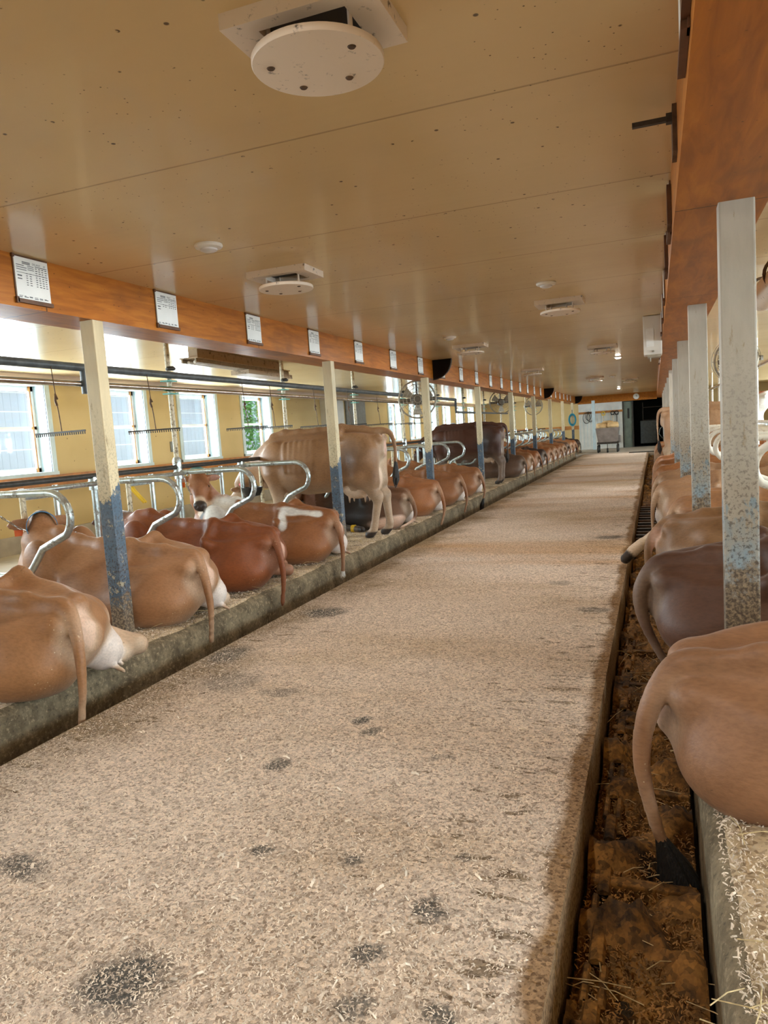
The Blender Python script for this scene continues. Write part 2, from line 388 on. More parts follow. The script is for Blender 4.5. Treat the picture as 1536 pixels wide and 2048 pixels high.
    t.lk(fr, mx.inputs[0]); t.lk(tr.outputs[0], mx.inputs[1]); t.lk(gl.outputs[0], mx.inputs[2])
    t.lk(mx.outputs[0], nt.nodes['Material Output'].inputs['Surface']); M['glass'] = t.m
    # posts: cream paint, blue undercoat and dirt
    def post(name, top, blue, steel, zb, edge, dirtz):
        t = NT(name); x, y, z = t.sep(t.obj)
        n = t.noise(7, 5, 0.65, vec=t.mapv(t.obj, (1.6, 1.6, 0.7))); n2 = t.noise(60, 5, 0.7); n3 = t.noise(16, 5, 0.7)
        c = t.ramp(t.noise(4, 4, vec=t.mapv(t.obj, (3, 3, 0.6))), [(0.3, tuple(k*0.78 for k in top)), (0.65, top)])
        c = t.mix(t.rng(t.noise(9, 5, 0.7, vec=t.mapv(t.obj, (2, 2, 0.5))), 0.60, 0.70), c, (0.27, 0.19, 0.085))
        zz = t.math('ADD', z, t.math('MULTIPLY', t.math('SUBTRACT', n, 0.5), edge))
        bl = t.rng(zz, zb+0.01, zb-0.01)
        c = t.mix(bl, c, t.mix(t.rng(n, 0.40, 0.6), blue, steel))
        chip = t.math('MULTIPLY', t.rng(n3, 0.57, 0.60), t.rng(z, 1.6, 0.5)); c = t.mix(t.math('MULTIPLY', chip, 0.75), c, tuple(k*0.8 for k in top))
        dk = t.math('MULTIPLY', t.rng(n2, 0.52, 0.58), t.rng(z, 1.55, 0.35)); c = t.mix(t.math('MULTIPLY', dk, 0.9), c, (0.05, 0.04, 0.03))
        dz = t.math('ADD', z, t.math('MULTIPLY', t.math('SUBTRACT', n3, 0.5), 0.75))
        c = t.mix(t.rng(dz, dirtz+0.05, dirtz-0.05), c, t.mix(t.rng(n2, 0.45, 0.6), (0.10, 0.075, 0.055), (0.34, 0.26, 0.17)))
        t.set(color=c, rough=0.5, spec=0.4); t.bump(n2, 0.2, 0.003); return t.m
    M['post_left'] = post('flaking_cream_and_blue_post_paint', (0.66, 0.55, 0.345), (0.075, 0.125, 0.18), (0.12, 0.155, 0.20), 0.92, 0.9, 0.24)
    M['post_right'] = post('flaking_grey_beige_post_paint', (0.47, 0.42, 0.345), (0.27, 0.35, 0.40), (0.40, 0.37, 0.31), 0.78, 0.9, 0.52)
    # cow coat
    t = NT('short_cow_hair')
    vc = t.n('ShaderNodeVertexColor'); vc.layer_name = 'Col'
    n = t.noise(2.6, 4, 0.6); hair = t.noise(90, 3, 0.6, vec=t.mapv(t.obj, (0.35, 1, 1)))
    c = t.mix(1.0, vc.outputs[0], t.ramp(n, [(0.3, (0.74, 0.71, 0.68)), (0.7, (1.16, 1.15, 1.14))]), 'MULTIPLY')
    c = t.mix(1.0, c, t.ramp(hair, [(0.3, (0.84, 0.84, 0.84)), (0.6, (1.05, 1.05, 1.05))]), 'MULTIPLY')
    fl = t.math('MULTIPLY', t.rng(t.voro(42), 0.13, 0.10), t.rng(t.noise(3.2, 3, vec=t.mapv(t.obj, loc=(3, 1, 2))), 0.60, 0.66))
    c = t.mix(t.math('MULTIPLY', fl, 0.9), c, (0.70, 0.56, 0.36))
    mud = t.math('MULTIPLY', t.rng(t.noise(17, 3, 0.6, vec=t.mapv(t.obj, loc=(9, 4, 1)), dist=1.2), 0.72, 0.75), t.rng(t.noise(2.2, 2), 0.50, 0.56))
    c = t.mix(t.math('MULTIPLY', mud, 0.8), c, (0.06, 0.035, 0.018))
    t.set(color=c, rough=0.48, spec=0.36, sheen=0.05); t.bump(t.math('ADD', hair, t.math('MULTIPLY', t.noise(9, 4, 0.6), 2.0)), 0.22, 0.005)
    M['coat'] = t.m
    t = NT('coarse_tail_hair'); n = t.noise(50, 4, vec=t.mapv(t.obj, (4, 4, 0.4)))
    vc = t.n('ShaderNodeObjectInfo')
    t.set(color=t.mix(1.0, vc.outputs['Color'], t.ramp(n, [(0.3, (0.6, 0.6, 0.6)), (0.7, (1.3, 1.3, 1.3))]), 'MULTIPLY'), rough=0.6); t.bump(n, 0.8, 0.01); M['switch'] = t.m
    M['eye'] = simple('dark_cow_eye', (0.012, 0.008, 0.006), 0.08, var=0.2)
# dark scraped patches on the aisle: x, y, radius x, radius y, strength
PATCH = []
PATCH += [(-1.25, 1.29, 0.135, 0.14, 1.0), (-1.28, 2.94, 0.055, 0.07, 1), (-1.20, 2.82, 0.055, 0.06, .8), (-1.45, 2.43, 0.06, 0.075, .9), (-1.20, 1.89, 0.045, 0.05, .9),
          (-0.91, 1.91, 0.045, 0.055, .9), (-0.60, 1.75, 0.055, 0.06, .9), (-0.71, 1.55, 0.04, 0.045, .9), (-1.93, 1.62, 0.13, 0.07, .9), (-2.34, 4.81, 0.20, 0.16, 1.0),
          (-0.68, 1.37, 0.05, 0.05, .8), (-0.48, 1.40, 0.05, 0.05, .9), (-0.57, 1.99, 0.05, 0.03, .7), (-1.85, 3.20, 0.13, 0.08, .6), (-0.83, 2.64, 0.05, 0.03, .6),
          (-0.43, 5.05, 0.15, 0.10, .7), (-0.50, 8.3, 0.20, 0.16, .8), (-2.5, 3.75, 0.16, 0.2, .8), (-2.2, 3.3, 0.2, 0.2, .55), (-0.75, 5.9, .12, .1, .5)]
build_materials()
AX0, AX1 = -2.63, -0.265           # aisle edges
KL, KR = -2.98, 0.105              # kerb faces
BZ = 0.08                          # stall bed height
GZ = -0.30
PITCH = 1.21
# ---------------------------------------------------------------- floor
m = MB(); m.box(AX0, AX1, Y_BACK, 29.8, -0.3, 0.0); struct(m.build('floor', M['sawdust']), 'centre aisle strewn with pale sawdust')
m = MB(); m.box(-4.75, 2.0, 29.8, Y_END, -0.3, -0.002); struct(m.build('floor_cross_aisle', M['cross_concrete']))
for nm, x0, x1 in (('floor_gutter_left', KL, AX0), ('floor_gutter_right', AX1, KR)):
    m = MB(); m.box(x0-0.02, x1+0.02, Y_BACK, 29.8, GZ-0.1, GZ); struct(m.build(nm, M['gutter_dark']))
def bed(nm, xk, xm, sgn):
    # platform with a rounded, uneven kerb edge
    ys = np.arange(Y_BACK, 32.6, 0.12); prof = [(0.0, GZ), (0.004, -0.05), (0.012, 0.025), (0.03, 0.055), (0.07, 0.075)]
    V = []; F = []
    r = np.random.default_rng(3)
    wob = np.convolve(r.normal(0, 1, len(ys)+8), np.ones(5)/5, 'same')[4:-4]*0.006
    for i, y in enumerate(ys):
        for (d, z) in prof: V.append((xk+sgn*(d+wob[i]*(z > -0.1)), y, z+wob[i]*0.7*(z > 0)))
    n = len(prof)
    for i in range(len(ys)-1):
        for k in range(n-1): F.append((i*n+k, (i+1)*n+k, (i+1)*n+k+1, i*n+k+1))
    struct(mesh_obj(nm+'_kerb', V, F, M['kerb'], smooth=True))
    xs = np.concatenate([[0.045], np.linspace(0.075, abs(xm-xk), 30)]); V = []; F = []
    ys2 = np.arange(Y_BACK, 32.6, 0.07); n = len(xs)
    ph = r.uniform(0, 6, 12)
    for y in ys2:
        for k, d in enumerate(xs):
            h = 0.012*math.sin(5.1*y+ph[0]+3*d)+0.010*math.sin(9.7*y+7*d+ph[1])+0.008*math.sin(17*y-11*d+ph[2])+0.005*math.sin(31*y+23*d)
            z = (BZ+(h*0.8+0.006)*min(1, (d-0.05)/0.12)) if d > 0.06 else 0.060
            V.append((xk+sgn*d, y, z))
    for i in range(len(ys2)-1):
        for k in range(n-1): F.append((i*n+k, (i+1)*n+k, (i+1)*n+k+1, i*n+k+1))
    struct(mesh_obj(nm, V, F, M['bedding'], smooth=True))
m = MB(); m.box(-4.62, KL-0.06, Y_BACK, 32.5, -0.3, 0.066); struct(m.build('stall_platform_left_slab', M['kerb'])); m = MB(); m.box(KR+0.06, 1.75, Y_BACK, 32.5, -0.3, 0.066); struct(m.build('stall_platform_right_slab', M['kerb']))
bed('stall_platform_left', KL, -4.62, -1); bed('stall_platform_right', KR, 1.75, 1)
m = MB(); m.box(-4.75, -4.62, Y_BACK, 32.6, -0.3, 0.20); struct(m.build('manger_kerb_left', M['concrete']))
m = MB(); m.box(1.75, 1.88, Y_BACK, 32.6, -0.3, 0.20); struct(m.build('manger_kerb_right', M['concrete']))
m = MB(); m.box(WALL_L, -4.75, Y_BACK, Y_END, -0.3, 0.07); struct(m.build('floor_feed_alley_left', M['concrete']))
m = MB(); m.box(1.88, WALL_R, Y_BACK, Y_END, -0.3, 0.07); struct(m.build('floor_feed_alley_right', M['concrete']))
# ---------------------------------------------------------------- ceiling, walls, windows
m = MB(); m.box(WALL_L-0.3, WALL_R+0.3, Y_BACK, Y_END+3, ZC, ZC+0.12); struct(m.build('ceiling', M['ceiling']))
def wall_with_windows(nm, xin, sgn, wins, mat):
    m = MB(); T = 0.28; y = Y_BACK
    x0, x1 = sorted((xin, xin+sgn*T))
    for w in wins:
        m.box(x0, x1, y, w, 0, ZC); m.box(x0, x1, w, w+WIN_W, 0, WIN_Z0); m.box(x0, x1, w, w+WIN_W, WIN_Z1, ZC); y = w+WIN_W
    m.box(x0, x1, y, Y_END+3, 0, ZC)
    struct(m.build(nm, mat))
wall_with_windows('wall_left', WALL_L, -1, WIN_LEFT, M['wall']); wall_with_windows('wall_right', WALL_R, 1, WIN_RIGHT, M['wall'])
# plaster band above the windows, wooden rail and skirting on the left wall
m = MB(); m.box(WALL_L, WALL_L+0.03, Y_BACK, Y_END, WIN_Z1+0.0, ZC); struct(m.build('trim_1', M['wall_rose']))
m = MB(); m.box(WALL_L, WALL_L+0.05, Y_BACK, 28.0, 0.90, 1.045); struct(m.build('trim_2', M['woodtrim']))
m = MB(); m.box(WALL_L, WALL_L+0.04, Y_BACK, Y_END, 0.07, 0.30); struct(m.build('baseboard_left', M['concrete']))
m = MB(); m.box(WALL_R-0.05, WALL_R, Y_BACK, Y_END, 0.90, 1.045); struct(m.build('trim_3', M['woodtrim']))
m = MB(); m.box(WALL_L-0.3, WALL_R+0.3, Y_BACK-0.2, Y_BACK, -0.3, ZC); struct(m.build('wall_back', M['wall']))
def window(i, y, xin, sgn, vis=True):
    x = lambda d: xin+sgn*d
    e = empty('window_%d' % i, (0, 0, 0)); struct(e)
    def bx(mb, d0, d1, ya, yb, za, zb):
        a, b = sorted((x(d0), x(d1))); mb.box(a, b, ya, yb, za, zb)
    fr = MB(); T = 0.26; k = 0.035
    bx(fr, -0.015, T, y, y+k, WIN_Z0, WIN_Z1); bx(fr, -0.015, T, y+WIN_W-k, y+WIN_W, WIN_Z0, WIN_Z1)
    bx(fr, -0.015, T, y, y+WIN_W, WIN_Z1-k, WIN_Z1)
    bx(fr, -0.02, 0, y-0.05, y+k, WIN_Z0-0.03, WIN_Z1); bx(fr, -0.02, 0, y+WIN_W-k, y+WIN_W+0.05, WIN_Z0-0.03, WIN_Z1)
    fr.build('window_reveal', M['reveal'], e)
    sl = MB(); bx(sl, -0.04, T, y-0.05, y+WIN_W+0.05, WIN_Z0-0.035, WIN_Z0+0.012); sl.build('window_sill', M['reveal'], e)
    sa = MB(); d0, d1 = 0.19, 0.23; a, b = y+k, y+WIN_W-k
    for (ya, yb, za, zb) in ((a, a+0.06, WIN_Z0, WIN_Z1-k), (b-0.06, b, WIN_Z0, WIN_Z1-k), (a, b, WIN_Z0+0.012, WIN_Z0+0.07), (a, b, WIN_Z1-0.10, WIN_Z1-k), (a, b, 1.68, 1.72)):
        bx(sa, d0, d1, ya, yb, za, zb)
    sa.build('window_sash', M['sash'], e)
    st = MB(); bx(st, 0.170, 0.19, b-0.085, b-0.06, WIN_Z0, WIN_Z1-k); st.build('sash_stop', M['woodtrim'], e)
    gp = MB(); bx(gp, 0.205, 0.211, a, b, WIN_Z0, WIN_Z1-k); gp.build('window_pane', M['glass'], e)
for i, y in enumerate(WIN_LEFT): window(i+1, y, WALL_L, -1)
for i, y in enumerate(WIN_RIGHT): window(i+1+len(WIN_LEFT), y, WALL_R, 1)
# what stands outside: siding of the neighbouring building, a hedge
m = MB(); m.box(-9.6, -9.5, -8, 15.7, -0.3, 3.0); struct(m.build('outside_siding', M['siding']))
m = MB(); m.box(-10.6, -10.5, 20.0, 48, -0.3, 3.0); struct(m.build('outside_far_siding', M['siding']))
m = MB(); m.box(-14, WALL_L-0.28, -10, 50, -0.5, -0.3); m.box(WALL_R+0.28, 10, -10, 50, -0.5, -0.3); struct(m.build('outside_ground', M['concrete']))
def hedge():
    r = np.random.default_rng(5); n = 5000; V = []; F = []
    c = np.stack([r.uniform(-10.4, -9.5, n), r.uniform(15.8, 19.8, n), r.uniform(-0.3, 2.6, n)], 1)
    for i in range(n):
        a = r.normal(0, 1, 3); a /= np.linalg.norm(a); b = np.cross(a, r.normal(0, 1, 3)); b /= np.linalg.norm(b); s = 0.06
        k = len(V); V += [c[i]-a*s, c[i]+b*s*.6, c[i]+a*s, c[i]-b*s*.6]; F.append((k, k+1, k+2, k+3))
    o = mesh_obj('hedge', V, F, M['leaf']); tag(o, 'green hedge seen through the fourth left window', 'hedge', kind='stuff')
hedge()
# ---------------------------------------------------------------- beams
BL0, BL1, BR0, BR1, ZB = -3.64, -3.295, 0.100, 0.455, 2.126
m = MB(); m.box(BL0, BL1, Y_BACK, Y_END, ZB, ZC+0.01); struct(m.build('beam_left', M['ply']), 'varnished orange plywood beam over the left stall row')
m = MB(); m.box(BR0, BR1, Y_BACK, Y_END, ZB, ZC+0.01); struct(m.build('beam_right', M['ply']), 'varnished orange plywood beam over the right stall row')
m = MB(); m.box(BL1, BR0, Y_END-0.30, Y_END+0.02, 2.08, ZC+0.01); struct(m.build('lintel_end', M['ply']), 'orange plywood lintel across the end of the aisle')
# end wall: pale boards, dark doorway to a back room
m = MB(); m.box(WALL_L, -3.3, Y_END, Y_END+0.15, 0, ZC); struct(m.build('wall_end', M['wall']))
m = MB(); m.box(-3.3, -1.36, Y_END-0.02, Y_END+0.15, 0, 2.10); m.box(-3.3, -1.36, Y_END, Y_END+0.15, 2.0, ZC)
struct(m.build('wall_end_boards', M['wall_white']))
bd = MB()
for k in range(12): bd.box(-3.25+k*0.155, -3.235+k*0.155, Y_END-0.028, Y_END-0.02, 0.1, 1.85)
struct(bd.build('wall_end_battens', M['reveal']))
m = MB(); m.box(0.42, WALL_R, Y_END, Y_END+0.15, 0, ZC); struct(m.build('wall_end_right', M['wall']))
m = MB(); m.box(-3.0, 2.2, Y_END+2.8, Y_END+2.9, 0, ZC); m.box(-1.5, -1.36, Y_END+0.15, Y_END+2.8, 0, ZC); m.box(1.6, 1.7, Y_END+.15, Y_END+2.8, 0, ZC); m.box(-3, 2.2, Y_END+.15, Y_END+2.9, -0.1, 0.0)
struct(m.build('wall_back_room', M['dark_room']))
e = empty('door_1', (-1.02, Y_END, 0)); struct(e)
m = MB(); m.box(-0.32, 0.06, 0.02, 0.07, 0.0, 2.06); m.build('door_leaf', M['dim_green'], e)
m = MB(); m.box(-0.36, -0.30, -0.03, 0.10, 0, 2.08); m.box(0.05, 0.11, -0.03, 0.1, 0, 2.08); m.build('door_frame', M['darkmetal'], e)
m = MB(); m.box(-0.14, -0.06, 0.0, 0.02, 1.3, 1.75); m.build('door_pane', M['black'], e)
m = MB(); m.box(-3.3, -1.36, Y_END-0.05, Y_END-0.02, 1.62, 1.72); struct(m.build('trim_4', M['woodtrim']))
m = MB(); m.box(WALL_L, -3.3, Y_END-0.03, Y_END, 0.95, 1.12); struct(m.build('trim_5', M['woodtrim']))

# ---------------------------------------------------------------- posts
LPX, RPX = -3.352, 0.330
LP = [3.83+3.62*k for k in range(9)]
RP = [3.42, 6.35, 9.25, 12.03, 14.85, 17.6, 20.4, 23.2, 26.0, 28.8]
def post(name, x, y, mat, w, d, label, group):
    p = MB(); h = ZB-BZ+0.02
    p.bbox(-w/2, w/2, -d/2, d/2, 0, h, 0.008)
    o = p.build(name, mat); o.location = (x, y, BZ-0.01); tag(o, label, 'post', group); return o
for k, y in enumerate(LP):
    lab = ('flaking cream post with blue lower half, nearest in the left row' if k == 0 else
           '%s flaking cream post under the left beam, counted from the camera' % ORD[k])
    o = post('support_post', LPX, y, M['post_left'], 0.105, 0.095, lab, 'posts under the left beam')
    o.rotation_euler.z = 0
for k, y in enumerate(RP):
    lab = ('broad grey beige post with blue paint and dung splashes, nearest in the right row' if k == 0 else
           '%s grey beige post under the right beam, counted from the camera' % ORD[k])
    post('support_post', RPX, y, M['post_right'], 0.135, 0.10, lab, 'posts under the right beam')

# ---------------------------------------------------------------- record cards on the beams
def text_mesh(s, size):
    c = bpy.data.curves.new('lettering', 'FONT'); c.body = s; c.size = size; c.align_x = 'LEFT'
    o = bpy.data.objects.new('lettering', c); COL.objects.link(o); bpy.context.view_layer.update()
    me = bpy.data.meshes.new_from_object(o.evaluated_get(bpy.context.evaluated_depsgraph_get()))
    V = [v.co.copy() for v in me.vertices]; F = [tuple(p.vertices) for p in me.polygons]
    bpy.data.objects.remove(o); bpy.data.curves.remove(c); bpy.data.meshes.remove(me); return V, F
def card_printing(title, number, seed, rows):
    # on the face of the card: local u to the right (seen from the aisle), v up; card is 0.24 wide, 0.235 high
    m = MB(); r = random.Random(seed)
    def bar(u, v, w, h): m.box(0.0, 0.0012, u, u+w, v, v+h)
    def txt(s, u, v, size):
        V, F = text_mesh(s, size); m.add([(0.0014, u+p.x, v+p.y) for p in V], F)
    for k in range(2): bar(0.055, 0.207-k*0.008, 0.055, 0.0045)
    if title: txt(title, 0.125, 0.202, 0.016)
    if number: txt(number, 0.205, 0.202, 0.016)
    for k in range(3): bar(0.012, 0.188-k*0.012, r.uniform(0.05, 0.075), 0.0035); bar(0.09, 0.190-k*0.010, 0.045, 0.003)
    bar(0.145, 0.194, 0.085, 0.0035)
    for k in range(rows):
        v = 0.184-k*0.0125
        for j in range(4): bar(0.145+j*0.023, v, r.uniform(0.010, 0.016), 0.0042)
        if k > 2: bar(0.075, v, 0.012, 0.004); bar(0.10, v, 0.014, 0.004)
    bar(0.012, 0.148, 0.218, 0.002)
    bar(0.015, 0.128, 0.03, 0.007); bar(0.015, 0.112, 0.03, 0.005)
    for k in range(6): bar(0.012+k*0.036, 0.012+0.002*(k % 3), r.uniform(0.018, 0.03), 0.004); bar(0.012+k*0.036, 0.020, r.uniform(0.01, 0.025), 0.0025)
    return m
CARD_Y = [3.20-1.215, 3.20, 4.425, 5.655, 6.875, 8.10, 9.33, 10.56, 11.78, 13.04, 14.28, 15.6, 16.8, 18.05, 19.28, 20.5, 21.7, 22.95, 25.4, 26.6, 27.85, 29.1, 30.3, 31.5]
for k, y in enumerate(CARD_Y):
    if k == 0: continue
    nt = {1: ('DELANY', '47'), 2: ('DEJAY', '37')}.get(k, (None, None))
    e = empty('record_card', (BL1+0.001, y, 2.150))
    cz = 0.0; 
    c = MB(); c.box(0.004, 0.009, 0, 0.24, cz+0.018, cz+0.252); nf = len(c.F)
    p = card_printing(nt[0], nt[1], k, 9 if k == 1 else 5 if k == 2 else 7)
    c.add([(x+0.0092, y_, z+cz+0.018) for (x, y_, z) in p.V], p.F)
    cc = mesh_obj('card', c.V, c.F, M['paper'], e); cc.data.materials.append(M['ink'])
    cc.data.polygons.foreach_set('material_index', [0]*nf+[1]*(len(c.F)-nf))
    h = MB(); h.box(0, 0.016, -0.004, 0.25, cz, cz+0.022); h.box(0, 0.004, -0.006, 0.246, cz, cz+0.262); h.box(0.0, 0.014, -0.012, 0.003, cz+0.245, cz+0.268); h.box(0.0, 0.016, -0.012, 0.004, cz-0.004, cz+0.03)
    h.build('card_holder', M['brownwood'], e)
    lab = {1: 'white printed record card headed DELANY 47 on the orange left beam', 2: 'white record card on left beam, just past the nearest post, nearly empty below its table'}.get(
        k, '%s white record card on the left beam, counted from the card headed DELANY 47' % ORD[k-1] if k > 0 else 'white record card on the left beam just outside the frame')
    tag(e, lab, 'record card', 'record cards on the left beam')
RC = [2.62, 4.62, 5.0, 5.9, 6.6, 7.5, 8.4]
for k, y in enumerate([1.95, 3.95, 4.98, 6.2, 7.4, 8.6, 9.8, 11.0, 12.2, 13.4]):
    e = empty('record_card', (BR0-0.001, y, 2.165))
    c = MB(); c.box(-0.012, -0.008, 0, 0.30 if k == 0 else 0.22, 0.018, 0.235); c.build('card', M['paper'], e)
    h = MB(); h.box(-0.020, 0, -0.01, 0.26, 0, 0.022); h.box(-0.006, 0, -0.02, 0.03, 0, 0.24); h.box(-0.02, 0, -0.10, -0.01, 0.02, 0.2) if k < 3 else None
    h.build('card_holder', M['brownwood'], e)
    tag(e, 'white card in a brown holder seen edge-on on the right beam, %s from the camera' % ORD[k], 'record card', 'cards seen edge-on along the right beam')
# hook on the right beam
e = empty('gate_hook', (BR0, 2.93, 2.27)); tag(e, 'dark iron bar sticking out from a plate on the right beam', 'hook')
m = MB(); m.box(-0.016, 0.0, -0.02, 0.11, -0.06, 0.10); m.build('mounting_plate', M['rust'], e)
m = MB(); m.box(-0.150, -0.016, -0.008, 0.012, 0.05, 0.066); m.box(-0.036, -0.016, -0.014, 0.018, 0.044, 0.074); m.build('iron_bar', M['darkmetal'], e)

# ---------------------------------------------------------------- ceiling vents and lamps
def vent(x, y, label, w=0.43, d=0.29, r=0.182):
    e = empty('ceiling_vent', (x, y, ZC)); tag(e, label, 'ceiling vent', 'round plate vents on the aisle ceiling')
    fr = MB(); t = 0.10; z0, z1 = -0.042, 0.004; w2, d2 = w/2, d/2
    fr.box(-w2, w2, -d2, -d2+0.05, z0, z1); fr.box(-w2, w2, d2-0.05, d2, z0, z1); fr.box(-w2, -w2+0.09, -d2+0.05, d2-0.05, z0, z1); fr.box(w2-0.09, w2, -d2+0.05, d2-0.05, z0, z1)
    fr.build('vent_frame', M['ventwhite'], e)
    th = MB(); th.box(-w2+0.09, w2-0.09, -d2+0.05, d2-0.05, -0.010, -0.002); th.build('vent_opening', M['black'], e)
    pl = MB(); pl.lathe([(r*0.985, -0.098), (r, -0.102), (r, -0.114), (r*0.985, -0.118)], seg=56); pp = pl.build('vent_plate', M['ventwhite'], e, smooth=True)
    for (sx, sy) in ((-.12, -.05), (.12, -.05), (.05, .10), (-.09, .09)):
        q = MB(); q.tube([(sx, sy, -0.112), (sx, sy, -0.005)], 0.007, 8); q.build('spacer_rod', M['ventwhite'], e)
        b = MB(); b.lathe([(0.009, -0.1215), (0.012, -0.118)], (sx, sy, 0), 12); b.build('screw_head', M['rust'], pp)
    return e
VENTS = [(-0.838, 1.945, 'large round plate vent nearest the camera on the ceiling'), (-2.30, 4.52, 'round plate vent on ceiling near the left beam, just beyond the small white lamp'),
         (-0.80, 7.1, 'round plate vent on the ceiling, right of the aisle middle, below a small round lamp'), (-2.31, 9.84, 'round plate vent on the ceiling above the black fan scoop on left beam'),
         (-0.72, 11.8, 'round plate vent on the ceiling left of the white heater box'), (-2.31, 15.2, 'fifth-nearest left-hand plate vent, far along the ceiling'),
         (-1.43, 19.9, 'far small plate vent near the middle of the ceiling'), (-0.63, 21.9, 'farthest plate vent on the right half of the ceiling')]
for v in VENTS: vent(*v)
def lamp(x, y, label, lit=False):
    e = empty('ceiling_lamp', (x, y, ZC)); tag(e, label, 'ceiling lamp', 'small round lamps on the aisle ceiling')
    m = MB(); m.lathe([(0.078, 0.0), (0.080, -0.008), (0.074, -0.018), (0.050, -0.024)], seg=36); m.build('lamp_base', M['lampwhite'], e, smooth=True)
    t = M['lens_lit'] if lit else M['lens']
    m = MB(); m.lathe([(0.050, -0.022), (0.048, -0.032), (0.030, -0.040), (0.006, -0.042)], seg=32); m.build('lamp_lens', t, e, smooth=True)
M['lens'] = simple('frosted_lamp_lens', (0.70, 0.68, 0.68), 0.3, var=0.05)
t = NT('lit_lamp_lens'); t.set(color=(1, 1, 1), emit=(1.0, 0.93, 0.8), estr=14.0); M['lens_lit'] = t.m
lamp(-2.335, 3.67, 'small white round lamp on the ceiling nearest the left beam'); lamp(-0.795, 6.15, 'small round lamp on the ceiling just before the right-hand plate vent')
lamp(-2.31, 8.78, 'small round lamp on the far ceiling beside the left beam'); lamp(-0.60, 14.1, 'lit round lamp far along the ceiling', True)
lamp(-1.0, 20.0, 'small round lamp on ceiling between the two far plate vents')
lamp(-1.2, 28.0, 'lit round lamp near the end of the aisle ceiling', True)
for (x, y, w) in ((-2.335, 3.67, 9), (-0.795, 6.15, 9), (-2.31, 8.78, 9), (-0.6, 14.1, 14), (-1.2, 28.0, 14), (-1.0, 20.0, 12), (-2.3, -1.4, 9), (-0.8, 1.0, 9)):  # added floor fill under lit and unlit lamps, and where no lamp hangs
    d = bpy.data.lights.new('ceiling_fill', 'AREA'); d.shape = 'DISK'; d.size = 0.10; d.energy = w; d.color = (1, .96, .9)
    o = bpy.data.objects.new('ceiling_fill', d); o.location = (x, y, ZC-0.05); COL.objects.link(o)
# heater box on the right beam
e = empty('ceiling_heater', (0.0, 9.0, 2.40)); tag(e, 'off-white heater box hanging beside the right beam', 'heater')
m = MB(); m.bbox(-0.10, 0.095, -0.10, 0.16, -0.42, 0.012, 0.01); m.build('casing', M['heater'], e)
m = MB(); m.box(-0.07, 0.01, -0.108, -0.100, -0.33, -0.13); m.build('front_panel', M['lampwhite'], e)
m = MB(); m.box(-0.06, 0.08, -0.09, 0.12, -0.45, -0.42); m.tube([(-0.03, -0.04, -0.44), (-0.03, -0.04, -0.49)], 0.006); m.lathe([(0.012, -0.102), (0.012, -0.113)], (0.0, 0, -0.385), 12, 'y'); m.build('lower_fittings', M['fanwire'], e)

# ---------------------------------------------------------------- stall pipework
SL = -4.57
BND = [3.83+PITCH*k for k in range(0, 24)]
def loop_pts(dx=0.0):
    zt, zb, r1 = 1.045, 0.47, 0.20
    pts = [(0.0, 0, zt), (0.30, 0, zt), (0.60, 0, zt)]
    c = (0.70, zt-0.17); pts += arc(c, 0.17, PI/2, -PI/4, 9)
    pts += [(0.60, 0, 0.66), (0.50, 0, 0.535)]
    pts += [(0.455, 0, 0.49), (0.40, 0, 0.468), (0.33, 0, 0.465), (0.0, 0, 0.465)]
    return pts
def divider(name, x, y, sgn, mat, label, group, r=0.026):
    e = empty(name, (x, y, 0)); tag(e, label, 'stall divider', group)
    m = MB(); m.tube([(sgn*p[0], p[1], p[2]) for p in loop_pts()], r, 10); m.build('loop_pipe', mat, e, smooth=True)
    m = MB(); m.tube([(0, 0, 0.10), (0, 0, 1.09)], 0.028, 10); m.build('upright', mat, e, smooth=True)
    m = MB(); m.lathe([(0.042, 0.98), (0.042, 1.08)], seg=12); m.lathe([(0.05, 1.04), (0.05, 1.055)], seg=12); m.build('clamp', M['galv'], e, smooth=True)
    return e
proto = None
for k, y in enumerate(BND):
    near = k
    lab = ('%s bent pipe stall divider in the left row, counted from the nearest post' % ORD[near]) if near >= 0 else '%s bent pipe divider left of the nearest post' % ORD[-near-1]
    if proto is None: e = proto = divider('stall_divider', SL, y, 1, M['galv'], lab, 'left row stall dividers')
    else:
        e = copy_tree(proto); e.location = (SL, y, 0); e['label'] = lab
# top rails along the stanchion line
for (dx, z, r, mt, lab) in ((0.0, 1.10, 0.024, 'darkmetal', 'dark upper rail along the left stanchions'), (0.06, 1.035, 0.021, 'galv', 'galvanised lower rail along the left stanchions')):
    m = MB(); m.tube([(SL+dx, Y_BACK+1, z), (SL+dx, 33.0, z)], r, 10); tag(m.build('stall_rail', M[mt], smooth=True), lab, 'stall rail')
# neck uprights (pairs of stanchion bars in each stall)
st0 = None
for k, y in enumerate([b for b in BND]):
    e = empty('neck_stanchion', (SL, y+PITCH/2, 0)) if st0 is None else None
    if e is not None:
        for s in (-0.17, 0.17):
            m = MB(); m.tube([(0, s, 0.12), (0, s, 1.06)], 0.023, 8); m.build('neck_bar', M['cream_pipe'] if s < 0 else M['galv'], e, smooth=True)
        m = MB(); m.tube([(0, -0.17, 0.98), (0, 0.17, 0.98)], 0.015, 8); m.build('cross_bar', M['galv'], e, smooth=True)
        st0 = e
    else:
        e = copy_tree(st0); e.location = (SL, y+PITCH/2, 0)
    near = k
    tag(e, ('pair of upright neck bars in the %s left stall beyond the nearest post' % ORD[near]) if near >= 0 else 'pair of upright neck bars in the %s left stall before the nearest post' % ORD[-near-1],
        'neck stanchion', 'neck stanchions of the left stalls')
